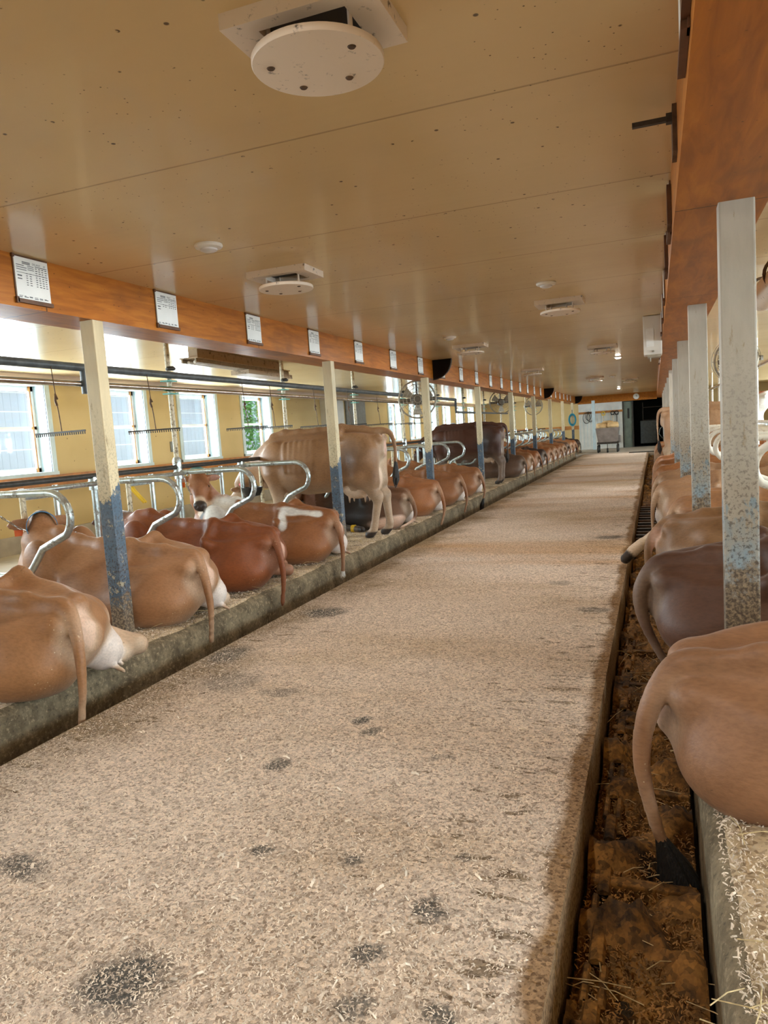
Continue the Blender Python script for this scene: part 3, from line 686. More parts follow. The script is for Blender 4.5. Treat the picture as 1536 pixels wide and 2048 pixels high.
# tall pipes to the ceiling, on every second divider
tall = None
for k, y in enumerate(BND):
    if k % 2 == 1 or k < 2:
        continue
    if tall is None:
        e = empty('ceiling_pipe', (SL-0.005, y, 0))
        m = MB(); m.tube([(0, 0, 1.05), (0, 0, ZC)], 0.026, 10); m.build('pipe', M['cream_pipe'], e, smooth=True)
        m = MB(); m.lathe([(0.04, 1.06), (0.045, 1.10), (0.045, 1.17), (0.03, 1.20)], seg=12); m.build('lower_socket', M['galv'], e, smooth=True)
        m = MB(); m.lathe([(0.035, 2.07), (0.05, 2.08), (0.05, 2.09), (0.03, 2.11)], (0.03, 0, 0), 12); m.build('upper_clamp', M['darkmetal'], e)
        m = MB(); m.box(-0.02, 0.07, -0.12, 0.03, 1.955, 1.967); m.build('pipe_bracket', M['teal'], e); m = MB(); m.box(-0.02, 0.07, -0.10, 0.04, 1.83, 1.842); m.build('pipe_bracket', M['teal'], e)
        tall = e
    else:
        e = copy_tree(tall); e.location = (SL-0.005, y, 0)
    tag(e, '%s flaking cream pipe up to the ceiling in the left row, counted from camera' % ORD[(k-2)//2], 'ceiling pipe', 'tall pipes of the left row')
# vacuum line and stainless milk line
m = MB(); m.tube([(SL+0.045, Y_BACK+1, 2.02), (SL+0.045, 17.4, 2.02)], 0.034, 12); m.tube([(SL+0.045, 5.02, 2.03), (SL+0.045, 5.02, 1.80)], 0.036, 10)
tag(m.build('vacuum_line', M['vacuum'], smooth=True), 'thick dark pipe running overhead along the left stalls', 'pipe')
m = MB(); m.tube([(SL+0.02, Y_BACK+1, 1.885), (SL+0.02, 17.4, 1.885)], 0.026, 12); tag(m.build('milk_line', M['stainless'], smooth=True), 'slim stainless milk pipe below the dark pipe along the left stalls', 'pipe')
m = MB(); m.tube([(SL+0.045, 17.4, 2.03), (SL+0.045, 17.4, 1.72), (SL+0.045, 24.0, 1.72)], 0.028, 10); tag(m.build('milk_line', M['vacuum'], smooth=True), 'dark pipe stepping down beyond the first cage fan', 'pipe')
# cow trainers: toothed bars on hooked wires
def trainer(x, y, label, ang=0.0, seed=0):
    e = empty('cow_trainer', (x, y, 0), ang); tag(e, label, 'cow trainer', 'toothed trainer bars hanging on wires')
    r = random.Random(seed)
    zb = 1.47
    m = MB(); m.box(-0.27, 0.27, -0.004, 0.004, zb, zb+0.014)
    for k in range(24): xx = -0.266+k*0.0228; m.box(xx, xx+0.006, -0.004, 0.004, zb-0.02, zb)
    m.build('toothed_bar', M['darkmetal'], e)
    m = MB(); m.tube([(0.02, 0, zb+0.012), (0.01, 0, zb+0.16), (0.0, 0, zb+0.24)], 0.0045, 6); m.tube([(0, 0, zb+0.22), (-0.012, 0, zb+0.26), (-0.006, 0, zb+0.31), (0.008, 0, zb+0.27)], 0.010, 6); m.tube([(-0.004, 0, zb+0.30), (-0.02, 0, 2.0)], 0.004, 6)
    m.build('hanging_wire', M['rust'], e)
for k, b in enumerate([4.62, 5.80, 7.50, 8.15, 9.4, 10.6, 11.9, 13.1, 14.3]):
    trainer(SL+0.10, b, '%s toothed trainer bar hanging over the left stalls, counted from the camera' % ORD[k], (-0.05, 0.15, 0.05, -0.06)[k % 4], k)
M['fixture'] = dirty('grimy_tan_fixture', (0.46, 0.34, 0.22), (0.12, 0.075, 0.04), 0.4, 0.5, scale=14)
# fluorescent fixture on the left ceiling
e = empty('tube_light', (-4.98, 7.2, ZC)); tag(e, 'long grimy tube light fixture under the ceiling of the left stalls', 'tube light'); e.rotation_euler.z = 0.05
m = MB(); m.box(-0.12, 0.12, 0, 2.5, -0.115, -0.10); m.box(-0.06, 0.06, 0.1, 2.4, -0.10, 0.0); m.build('reflector', M['fixture'], e)
m = MB(); m.box(-0.10, -0.08, 0.0, 2.5, -0.16, -0.115); m.box(0.08, 0.10, 0, 2.5, -0.16, -0.115); m.build('side_rail', M['fanwire'], e)
for sx in (-0.04, 0.04):
    m = MB(); m.tube([(sx, 0.06, -0.15), (sx, 2.44, -0.15)], 0.018, 10); m.build('tube', M['lampwhite'], e, smooth=True)
m = MB(); m.box(-0.13, 0.13, 1.2, 2.55, -0.22, -0.165); m.build('lower_tray', M['fixture'], e)
# cage fans
def fan(x, y, z, R, label, rz=0.3):
    e = empty('cage_fan', (x, y, z), rz); tag(e, label, 'fan', 'cage fans over the left stalls')
    m = MB()
    for (rr, yy) in ((R, 0.09), (R, -0.09), (R*0.8, -0.13), (R*0.6, -0.15), (R*0.4, -0.155), (R*0.2, -0.155)): m.torus((0, yy, 0), rr, 0.0035, 'y', 32, 4)
    for k in range(14):
        a = 2*PI*k/14; c, s = math.cos(a), math.sin(a)
        m.tube([(0.05*c, -0.155, 0.05*s), (R*0.6*c, -0.15, R*0.6*s), (R*c, -0.09, R*s), (R*c, 0.09, R*s), (R*0.5*c, 0.12, R*0.5*s)], 0.002, 4)
    m.build('wire_cage', M['fanwire'], e)
    m = MB(); m.lathe([(R*1.0, -0.02), (R*1.03, -0.02), (R*1.03, 0.02), (R*1.0, 0.02)], axis='y', seg=36, caps=False); m.torus((0, 0, 0), R*1.01, 0.014, 'y', 36, 6); m.build('rim', M['fanwire'], e)
    m = MB(); m.lathe([(0.05, -0.10), (0.09, -0.06), (0.10, 0.12), (0.06, 0.2)], axis='y', seg=18); m.box(-R, R, 0.10, 0.16, -0.03, 0.03); m.build('motor', M['clay'], e)
    for k in range(3):
        a = 2*PI*k/3+0.5; b = MB(); V = []
        for t in range(7):
            q = t/6; rr = 0.07+(R*0.88-0.07)*q; wdt = 0.06+0.16*q
            for s_, yo in ((-1, -0.05), (1, 0.03)):
                aa = a+s_*wdt*0.5/max(rr, 0.12)*0.8
                V.append((rr*math.cos(aa), yo, rr*math.sin(aa)))
        b.add(V, [(2*t, 2*t+1, 2*t+3, 2*t+2) for t in range(6)])
        o = b.build('blade', M['fanwire'], e); md = o.modifiers.new('thick', 'SOLIDIFY'); md.thickness = 0.004
    m = MB(); m.tube([(0, 0.13, R*0.0), (0, 0.13, ZC-z)], 0.014, 8); m.build('hanger', M['darkmetal'], e)
    return e
f0 = fan(-3.66, 11.6, 1.83, 0.30, 'dusty cage fan hanging behind the third left post', 0.35)
for (x, y, z, lab) in ((-3.85, 19.6, 1.95, 'second cage fan over the left stalls, above the dark standing cow'), (-3.85, 25.2, 1.93, 'third, farthest cage fan over the left stalls')):
    c = copy_tree(f0); c.location = (x, y, z); c['label'] = lab
# black fan scoops on the left beam
def scoop(y, label):
    e = empty('fan_scoop', (BL1, y, ZC)); tag(e, label, 'fan scoop', 'black quarter-round scoops on the left beam')
    n = 14; R = 0.31; V = []; F = []
    rings = [(0.0, 1.0), (0.10, 0.97), (0.19, 0.85), (0.25, 0.62), (0.28, 0.3)]
    for (d, s_) in rings:
        for k in range(n+1):
            a = -PI/2*k/n; V.append((R*s_*math.cos(a)*1.0, d, R*s_*math.sin(a)))
    w = n+1
    for i in range(len(rings)-1):
        for k in range(n): F.append((i*w+k, i*w+k+1, (i+1)*w+k+1, (i+1)*w+k))
    b = len(V); V.append((0, 0, 0)); V.append((0, 0.28, 0))
    for k in range(n): F.append((b, k, k+1)); F.append((b+1, (len(rings)-1)*w+k+1, (len(rings)-1)*w+k))
    for i in range(len(rings)-1): F.append((b, b+1, (i+1)*w, i*w)) if i == 0 else None
    o = mesh_obj('scoop_shell', V, F, M['black'], e, True)
    m = MB(); m.tube([(R*math.cos(-PI/2*k/n), -0.004, R*math.sin(-PI/2*k/n)) for k in range(n+1)], 0.008, 6); m.build('rim', M['darkmetal'], e)
scoop(11.35, 'large black quarter-round fan scoop on the left beam between record cards'); scoop(23.9, 'middle black fan scoop farther along the left beam'); scoop(33.6, 'farthest small black fan scoop at the end of the left beam')
# right row pipework
SR = 1.53
rb = None
RB = [4.63+1.21*k for k in range(0, 18)]
for k, y in enumerate(RB):
    lab = '%s white painted bent pipe divider in the right row, counted from the camera' % ORD[k]
    if rb is None: e = rb = divider('stall_divider', SR, y, -1, M['white_pipe'], lab, 'right row stall dividers', 0.030)
    else: e = copy_tree(rb); e.location = (SR, y, 0); e['label'] = lab
for (dx, z, r, mt, lab) in ((0.0, 1.10, 0.026, 'white_pipe', 'white upper rail along the right stall dividers'), (-0.05, 1.03, 0.028, 'galv', 'galvanised lower rail along the right stall dividers')):
    m = MB(); m.tube([(SR+dx, Y_BACK+1, z), (SR+dx, 31.0, z)], r, 10); tag(m.build('stall_rail', M[mt], smooth=True), lab, 'stall rail')
for k, y in enumerate([5.84+2.42*j for j in range(8)]):
    m = MB(); m.tube([(SR, y, 1.05), (SR, y, ZC)], 0.025, 10); tag(m.build('ceiling_pipe', M['white_pipe'], smooth=True), '%s white pipe from stall rail to ceiling in the right row' % ORD[k], 'ceiling pipe', 'tall pipes of the right row')
m = MB(); m.tube([(SR-0.04, -2, 1.95), (SR-0.04, 28, 1.95)], 0.03, 10); tag(m.build('milk_line', M['stainless'], smooth=True), 'overhead milk pipe along the right stalls', 'pipe')
# big white duct under the right ceiling
e = empty('air_duct', (0, 0, 0)); tag(e, 'thick white duct hanging under the ceiling right of the nearest right post', 'duct')
m = MB(); m.tube([(0.90, 3.6, 2.20), (0.86, 6.9, 2.20)], [0.11, 0.11], 20); m.build('duct_body', M['ventwhite'], e, smooth=True)
m = MB(); m.torus((0.872, 6.0, 2.24), 0.115, 0.012, 'y', 24, 6); m.torus((0.86, 6.88, 2.24), 0.115, 0.012, 'y', 24, 6); m.tube([(0.70, 6.0, 2.30), (0.70, 6.0, ZC)], 0.007); m.tube([(0.74, 6.8, 2.2), (0.72, 7.2, 2.08)], 0.012); m.build('duct_straps', M['rust'], e)
f1 = fan(0.98, 10.4, 1.93, 0.27, 'dusty cage fan over the right stalls behind the second post', -0.5); f1['group'] = 'cage fans over the right stalls'
del f1['group']
# ================================================================ cows
# each body is grown as one continuous surface from blended volumes
class Field:
    def __init__(s, lo, hi, h):
        s.lo = np.array(lo, float); s.h = h
        s.n = np.ceil((np.array(hi)-s.lo)/h).astype(int)+1
        s.ax = [s.lo[i]+h*np.arange(s.n[i]) for i in range(3)]
        s.D = np.full(s.n, 9.0, np.float32); s.warp = None
    def sub(s, lo, hi):
        sl = []
        for i in range(3):
            a = max(0, int(math.floor((lo[i]-s.lo[i])/s.h))); b = min(s.n[i], int(math.ceil((hi[i]-s.lo[i])/s.h))+1)
            if b <= a: return None
            sl.append(slice(a, b))
        return tuple(sl)
    def pts(s, sl, warp):
        X, Y, Z = np.meshgrid(s.ax[0][sl[0]], s.ax[1][sl[1]], s.ax[2][sl[2]], indexing='ij')
        if warp and s.warp: X, Y, Z = s.warp(X, Y, Z)
        return X, Y, Z
    def blend(s, sl, d, k):
        a = s.D[sl]; d = d.astype(np.float32)
        h = np.clip(0.5+0.5*(a-d)/k, 0, 1)
        s.D[sl] = a*(1-h)+d*h-k*h*(1-h)
    def cap(s, a, b, ra, rb, k=0.04, warp=True):
        a = np.array(a, float); b = np.array(b, float); R = max(ra, rb)+k*1.3+s.h*2
        e = 0.22 if (warp and s.warp) else 0.0
        sl = s.sub(np.minimum(a, b)-R-np.array([0, e, e]), np.maximum(a, b)+R+np.array([0, e, e]))
        if sl is None: return
        X, Y, Z = s.pts(sl, warp); ab = b-a; L = ab.dot(ab)+1e-9
        t = np.clip(((X-a[0])*ab[0]+(Y-a[1])*ab[1]+(Z-a[2])*ab[2])/L, 0, 1)
        d = np.sqrt((X-a[0]-t*ab[0])**2+(Y-a[1]-t*ab[1])**2+(Z-a[2]-t*ab[2])**2)-(ra+(rb-ra)*t)
        s.blend(sl, d, k)
    def chain(s, pts, rs, k=0.03, warp=True):
        for i in range(len(pts)-1): s.cap(pts[i], pts[i+1], rs[i], rs[i+1], k, warp)
    def ell(s, c, r, k=0.05, warp=True, basis=None, carve=False):
        c = np.array(c, float); r = np.array(r, float); R = r.max()+k*1.3+s.h*2; e = 0.22 if (warp and s.warp) else 0.0
        sl = s.sub(c-R-np.array([0, e, e]), c+R+np.array([0, e, e]))
        if sl is None: return
        X, Y, Z = s.pts(sl, warp); X = X-c[0]; Y = Y-c[1]; Z = Z-c[2]
        if basis is not None:
            B = np.array(basis); X, Y, Z = (X*B[0][0]+Y*B[0][1]+Z*B[0][2], X*B[1][0]+Y*B[1][1]+Z*B[1][2], X*B[2][0]+Y*B[2][1]+Z*B[2][2])
        k0 = np.sqrt((X/r[0])**2+(Y/r[1])**2+(Z/r[2])**2)+1e-6; k1 = np.sqrt((X/r[0]**2)**2+(Y/r[1]**2)**2+(Z/r[2]**2)**2)+1e-6
        d = k0*(k0-1)/k1
        if carve:
            a = s.D[sl]; d = -d.astype(np.float32); h = np.clip(0.5-0.5*(a-d)/k, 0, 1); s.D[sl] = a*(1-h)+d*h+k*h*(1-h)
        else: s.blend(sl, d, k)
    def loft(s, xs, top, bot, w, pk=0.28, k=0.05, ctr=0.42):
        sl = tuple(slice(0, n) for n in s.n); X, Y, Z = s.pts(sl, True)
        xd = np.linspace(xs[0], xs[-1], 400); g = np.exp(-0.5*(np.arange(-30, 31)/11.0)**2); g /= g.sum()
        def sm(v):
            q = np.interp(xd, xs, v); q = np.convolve(np.pad(q, 30, mode='edge'), g, 'valid'); return q
        T, B, Wd = [np.interp(X, xd, sm(v)) for v in (top, bot, w)]
        zc = B+ctr*(T-B); up = Z > zc; hh = np.where(up, T-zc, zc-B); v = (Z-zc)/hh
        u = Y/(Wd*(1-pk*np.clip(v, 0, 1)**1.5)); v2 = np.where(v < 0, np.abs(v)**1.25, v)
        q = np.sqrt(u*u+v2*v2)
        d = (q-1)*np.minimum(Wd, hh)*0.85
        ex = np.maximum(xs[0]-X, X-xs[-1]); d = np.where(ex > 0, np.sqrt(np.maximum(d, 0)**2+ex**2), d)
        s.blend(sl, d, k)
    def floor_clip(s, z0=0.0):
        s.D = np.maximum(s.D, (z0-s.ax[2])[None, None, :].astype(np.float32))
    def mesh(s):
        D = s.D; n = s.n; ins = D < 0
        c8 = [ins[i:n[0]-1+i, j:n[1]-1+j, k:n[2]-1+k] for i in (0, 1) for j in (0, 1) for k in (0, 1)]
        cnt = sum(c.astype(np.int8) for c in c8); act = (cnt > 0) & (cnt < 8)
        idx = -np.ones(act.shape, np.int64); I = np.argwhere(act); idx[act] = np.arange(len(I))
        acc = np.zeros((len(I), 3)); num = np.zeros(len(I))
        co = [(i, j, k) for i in (0, 1) for j in (0, 1) for k in (0, 1)]
        vals = [D[I[:, 0]+c[0], I[:, 1]+c[1], I[:, 2]+c[2]] for c in co]
        for a in range(8):
            for b in range(a+1, 8):
                df = [co[b][q]-co[a][q] for q in range(3)]
                if sum(abs(q) for q in df) != 1: continue
                va, vb = vals[a], vals[b]; m = (va < 0) != (vb < 0)
                t = np.where(m, va/(va-vb+1e-12), 0)
                for q in range(3): acc[:, q] += np.where(m, co[a][q]+t*df[q], 0)
                num += m
        V = s.lo+(I+acc/num[:, None])*s.h
        F = []
        for ax in range(3):
            o = [q for q in range(3) if q != ax]
            sh = [slice(None)]*3
            A = ins[tuple(slice(0, n[q]-1) if q == ax else slice(None) for q in range(3))]; Bq = ins[tuple(slice(1, n[q]) if q == ax else slice(None) for q in range(3))]
            E = np.argwhere(A != Bq); fl = A[tuple(E.T)]
            ok = (E[:, o[0]] > 0) & (E[:, o[1]] > 0) & (E[:, o[0]] < n[o[0]]-1) & (E[:, o[1]] < n[o[1]]-1)
            E = E[ok]; fl = fl[ok]
            def gi(d0, d1):
                P = E.copy(); P[:, o[0]] -= d0; P[:, o[1]] -= d1; return idx[P[:, 0], P[:, 1], P[:, 2]]
            q = np.stack([gi(1, 1), gi(0, 1), gi(0, 0), gi(1, 0)], 1)
            if ax == 1: fl = ~fl
            q[~fl] = q[~fl][:, ::-1]
            F.append(q)
        F = np.concatenate(F); F = F[(F >= 0).all(1)]
        return V, F
def np_mesh(name, V, F, mat):
    me = bpy.data.meshes.new(name); me.vertices.add(len(V)); me.vertices.foreach_set('co', V.astype(np.float32).ravel())
    k = F.shape[1]
    me.loops.add(F.size); me.loops.foreach_set('vertex_index', F.astype(np.int32).ravel())
    me.polygons.add(len(F)); me.polygons.foreach_set('loop_start', np.arange(0, F.size, k, dtype=np.int32))
    me.polygons.foreach_set('use_smooth', np.ones(len(F), bool))
    me.update(calc_edges=True); me.validate()
    if mat: me.materials.append(mat)
    return me
def relax(V, F, it=2):
    n = len(V); E = np.concatenate([F[:, [0, 1]], F[:, [1, 2]], F[:, [2, 3]], F[:, [3, 0]]])
    deg = np.bincount(E[:, 0], minlength=n)+np.bincount(E[:, 1], minlength=n)+1e-9
    for _ in range(it):
        S2 = np.zeros_like(V)
        for q in range(3): S2[:, q] = np.bincount(E[:, 0], V[E[:, 1], q], n)+np.bincount(E[:, 1], V[E[:, 0], q], n)
        V = V*0.5+0.5*S2/deg[:, None]
    return V
def head(fd, C, fwd, up, sc=1.0):
    f = np.array(fwd, float); f /= np.linalg.norm(f); u = np.array(up, float); u -= f*u.dot(f); u /= np.linalg.norm(u); l = np.cross(u, f)
    C = np.array(C, float)
    P = lambda x, y, z: C+sc*(f*x+l*y+u*z)
    B = [f, l, u]
    s = sc
    fd.ell(P(.05, 0, -.075), (.12*s, .085*s, .095*s), .04, False, B); fd.ell(P(.13, 0, -.045), (.13*s, .092*s, .058*s), .04, False, B)
    fd.cap(P(.15, 0, -.075), P(.36, 0, -.085), .078*s, .056*s, .04, False); fd.ell(P(.405, 0, -.09), (.062*s, .068*s, .056*s), .03, False, B)
    fd.cap(P(.06, 0, -.135), P(.33, 0, -.128), .058*s, .04*s, .03, False)
    for y in (-1, 1):
        fd.ell(P(.155, y*.082, -.035), (.036*s, .026*s, .030*s), .02, False, B)
        # ear: a stalk and a broad leaf drooping a little
        e0 = P(.005, y*.075, -.035); e1 = P(-.01, y*.215, -.055)
        d = (e1-e0)/np.linalg.norm(e1-e0); nrm = np.cross(d, u); nrm /= np.linalg.norm(nrm)
        fd.cap(e0, e0+(e1-e0)*0.35, .026*s, .028*s, .02, False)
        fd.ell((e0+e1)*.5+0.012*d, (.088*s, .018*s, .045*s), .015, False, [d, nrm, np.cross(d, nrm)])
        fd.ell(P(.445, y*.035, -.07), (.015*s, .014*s, .012*s), .01, False, B, carve=True)
    fd.ell(P(-.02, 0, .0), (.055*s, .05*s, .035*s), .03, False, B)
    return dict(P=P, f=f, u=u, l=l, C=C)
class Cow: pass
def blob(V, c, r): 
    return np.sqrt((((V-np.array(c))/np.array(r))**2).sum(1))
def sstep(x, a, b):
    t = np.clip((x-a)/(b-a), 0, 1); return t*t*(3-2*t)
PALE = np.array([0.80, 0.66, 0.50]); WHITE = np.array([0.82, 0.81, 0.77]); PINK = np.array([0.80, 0.48, 0.38]); DARK = np.array([0.030, 0.022, 0.018])
def grow_lying(lean=1, roll=0.38, h=0.02, coat=(.42, .20, .09), pale=0.5, tail=None, headpos=(1.62, 0.0, 0.70), headdir=(1, 0, -0.25), headup=(0, 0, 1), leg_out=None,
               paint=None, udder=True, scale=1.0, neck_r=1.0, seed=0, near_udder=False, body_bow=0.0, belly=1.0, hock=.06, near_foot=None):
    c = Cow(); r = np.random.default_rng(seed)
    fd = Field((-0.75 if leg_out else -0.32, -0.85, -0.42), (2.12, 0.85, 1.02), h)
    def rho(X): return lean*roll*(1-0.72*np.clip((X-0.45)/0.75, 0, 1))
    def warp(X, Y, Z):
        a = rho(X); ca, sa = np.cos(a), np.sin(a); zz = Z-0.20; yy = Y-body_bow*np.sin(np.clip(X, 0, 1.3)*2.4)
        # turn the posed point back to the upright cow
        return X, yy*ca-zz*sa, yy*sa+zz*ca+0.20
    fd.warp = warp
    jit = lambda a: [v*(1+r.uniform(-.025, .025)) for v in a]
    xs = [-.10, 0.0, .12, .30, .48, .70, .95, 1.15, 1.30, 1.45, 1.56]
    top = [.36, .455, .495, .52, .545, .545, .565, .625, .635, .59, .50]; bot = [.22, .10, .03, -.01, -.03, -.04, -.03, -.01, .03, .10, .2]
    w = [.05, .16, .235, .29, .32, .365*belly, .375*belly, .33, .265, .20, .12]
    fd.loft(xs, jit(top), bot, jit(w), pk=0.34)
    L = lean
    # spine ridge, hook bones, pins and the ridges between them
    fd.chain([(-.02, 0, .475), (.20, 0, .52), (.48, 0, .56), (.75, 0, .556), (.98, 0, .58), (1.18, 0, .645), (1.32, 0, .635)], [.030, .032, .036, .036, .034, .034, .04], .055)
    for y in (-1, 1):
        fd.ell((.47, y*.235, .49), (.055, .045, .05), .06); fd.cap((.47, y*.22, .50), (.50, 0, .55), .03, .03, .06); fd.cap((.46, y*.22, .48), (.02, y*.095, .43), .035, .04, .075)
        fd.ell((-.02, y*.09, .41), (.045, .038, .04), .07)
        fd.ell((.26, y*.16, .23), (.28, .11, .20), .13); fd.ell((1.20, y*.215, .36), (.17, .10, .27), .07); fd.ell((1.34, y*.16, .26), (.14, .10, .16), .06)
    fd.ell((1.42, 0, .20), (.15, .15, .17), .06)
    # hollows: flank before the hook, and beside the tail head
    for y in (-1, 1):
        fd.ell((.62, y*.31, .50), (.11, .09, .075), .12, carve=True); fd.ell((.10, y*.10, .56), (.12, .05, .05), .05, carve=True)
    for y in (-1, 1):
        fd.ell((.26, y*.155, .545), (.17, .055, .055), .07, carve=True); fd.ell((1.03, y*.375, .42), (.035, .07, .19), .06, carve=True)
        fd.ell((.80, y*.13, .64), (.26, .06, .045), .06, carve=True); fd.ell((1.37, y*.235, .36), (.03, .05, .15), .05, carve=True)
    # folded fore legs
    for y in (-1, 1):
        fd.chain([(1.25, y*.22, .20), (1.50, y*.22, .075), (1.54, y*.21, .055)], [.095, .062, .058], .05, False); fd.chain([(1.52, y*.21, .05), (1.24, y*.25, .045), (1.16, y*.25, .04)], [.05, .036, .044], .03, False)
    # hind legs come out on the side away from the lean
    fd.ell((.30, L*.24, .14), (.30, .14, .15), .14, False)
    if leg_out is None:
        fd.chain([(.22, -L*.22, .27), (.50, -L*.38, .19), (.10+hock, -L*.40, .09), (.42, -L*.48, .05), (.52, -L*.50, .045)], [.15, .10, .046, .034, .042], .06, False)
    else:
        fd.chain([(.24, -L*.14, .40)]+list(leg_out), [.15, .095, .052, .036, .040, .046][:len(leg_out)+1], .05, False)
    fd.chain([(.22, -L*.20, .10), (.06, -L*.33, .055), (.40, -L*.40, .04)], [.07, .045, .04], .04, False)
    if udder:
        fd.ell((.05, -L*.17, .13), (.115, .11, .115), .05, False)
        for q in (-.05, .06): fd.cap((.02+q, -L*(.20+q), .05), (-.05+q, -L*(.21+q), .015), .018, .013, .015, False)
    if near_udder: fd.ell((-.03, L*.02, .13), (.10, .10, .12), .03, False)
    # vulva fold below the tail head
    sy = L*.25*math.sin(roll); fd.ell((-.085, sy*.55, .31), (.025, .022, .06), .02, False)
    if near_foot: fd.chain(near_foot, [.06, .042, .034, .042], .04, False)
    # neck and head
    hp = np.array(headpos, float); hf = np.array(headdir, float); hf /= np.linalg.norm(hf)
    nb = hp-0.03*hf-np.array([0, 0, .06])
    mid = (np.array([1.36, 0, .46])+nb)/2+np.array([0.03, 0, -.01])
    fd.chain([(1.26, 0, .42), mid, nb], [.20*neck_r, .135*neck_r, .088], .06, False); fd.chain([(1.25, 0, .56), mid+np.array([0, 0, .075]), nb+np.array([0, 0, .05])], [.07, .05, .045], .06, False)
    hd = head(fd, hp, hf, headup)
    fd.floor_clip(-.012) if leg_out is None and tail is None else None
    # everything but the tail rests on the bed
    keep = fd.D.copy(); zcut = (-.012-fd.ax[2])[None, None, :]
    inside = (fd.ax[0] > -.04)[:, None, None]
    fd.D = np.where(inside, np.maximum(fd.D, zcut.astype(np.float32)), fd.D)
    z0 = .20+.275*math.cos(roll); y0 = L*.275*math.sin(roll)
    tp = tail or [(-.13, y0+.03*L, .32), (-.155, y0+.05*L, .12), (-.15, y0+.05*L, -.10)]
    tl = [(.05, y0*.96, z0+.005), (-.045, y0, z0-.012)]+list(tp)
    P = [np.array(p, float) for p in tl]; pts = []; m = len(P)   # smooth curve through the tail points
    for i in range(m-1):
        a, b = P[max(i-1, 0)], P[i]; d, e = P[i+1], P[min(i+2, m-1)]
        for q in range(5):
            t = q/5; pts.append(.5*((2*b)+(-a+d)*t+(2*a-5*b+4*d-e)*t*t+(-a+3*b-3*d+e)*t**3))
    pts.append(P[-1]); nn = len(pts)
    rs = [.040-.024*min(1, 1.15*i/(nn-1)) for i in range(nn)]
    fd.chain(pts, rs, .022, False)
    V, F = fd.mesh(); V = relax(V, F, 2)
    # colours of the hide
    base = np.array(coat); Cc = np.tile(base, (len(V), 1))
    X, Y, Z = V.T; xw, yw, zw = warp(X, Y, Z)
    lo = sstep(zw, .24, .04)*sstep(X, 1.5, .9); Cc = Cc*(1-.35*pale*lo[:, None])+PALE*(.35*pale*lo[:, None])
    inner = np.clip(1.3-blob(V, (.03, -L*.24, .14), (.24, .17, .16)), 0, 1); Cc = Cc*(1-inner[:, None]*pale)+PALE*inner[:, None]*pale
    ud = np.clip((1.18-blob(V, (.05, -L*.18, .12), (.125, .125, .13)))*5, 0, 1)*udder*(Z < .30)
    Cc = Cc*(1-ud[:, None])+(WHITE*.72+PINK*.28)*ud[:, None]
    if near_udder:
        ud = np.clip((1.15-blob(V, (-.03, L*.02, .13), (.10, .10, .12)))*5, 0, 1)*(X < .12); Cc = Cc*(1-ud[:, None])+(WHITE*.8+PINK*.2)*ud[:, None]
    vu = np.clip((1.5-blob(V, (-.085, sy*.6, .32), (.05, .04, .085)))*2.5, 0, 1)*(X < -.02); Cc = Cc*(1-.8*vu[:, None])+PINK*.85*.8*vu[:, None]
    buns = np.clip((1.35-blob(V, (-.05, L*.10, .28), (.10, .11, .14)))*2, 0, 1)*.5*pale; Cc = Cc*(1-buns[:, None])+PALE*buns[:, None]
    col_head(Cc, V, hd, base)
    if leg_out is not None:
        e = np.array(leg_out[-1]); shank = np.array(leg_out[-3])
        q = np.clip(1.6-blob(V, (shank+e)/2, (.34, .16, .24)), 0, 1)*(X < .05); Cc = Cc*(1-.75*q[:, None])+PALE*.75*q[:, None]
        hf2 = np.clip((1.0-blob(V, e, (.085, .085, .085)))*8, 0, 1); Cc = Cc*(1-hf2[:, None])+DARK*1.3*hf2[:, None]
    else:
        hf2 = np.clip((1.1-blob(V, (.54, -L*.53, .04), (.09, .07, .08)))*8, 0, 1); Cc = Cc*(1-hf2[:, None])+DARK*hf2[:, None]
    if near_foot:
        q = np.clip(1.5-blob(V, (np.array(near_foot[1])+np.array(near_foot[3]))/2, (.22, .14, .10)), 0, 1)[:, None]*.7; Cc = Cc*(1-q)+PALE*q
        q = np.clip((1.1-blob(V, near_foot[3], (.06, .06, .06)))*8, 0, 1)[:, None]; Cc = Cc*(1-q)+DARK*q
    if paint: paint(Cc, V, np.stack([xw, yw, zw], 1), L)
    c.V, c.F, c.C, c.hd, c.tail = V, F, Cc, hd, pts; c.scale = scale
    return c
def col_head(Cc, V, hd, base):
    P, f, u, l = hd['P'], hd['f'], hd['u'], hd['l']; q = (V-hd['C']); hx, hy, hz = q@f, q@l, q@u
    near = (hx > -.10) & (hx < .52) & (np.abs(hy) < .28) & (np.abs(hz+.06) < .2)
    def put(mask, col, k=1.0): mask = (mask*k*near)[:, None]; Cc[:] = Cc*(1-mask)+np.array(col)*mask
    put(sstep(hx, .06, .16)*sstep(np.abs(hy), .10, .05)*sstep(hz, -.12, -.02), base*1.25+.06, .5)
    put(sstep(hx, .30, .35)*sstep(hx, .44, .38), PALE, .8)
    put(sstep(hx, .375, .40), DARK, .95)
    put(sstep(np.abs(hy), .11, .15)*sstep(hx, -.03, .01), PINK*.7, .6)
    put(sstep(hx, .03, -.03)*sstep(np.abs(hy), .08, .04)*sstep(hz, -.05, 0.0), base*.45, .6)
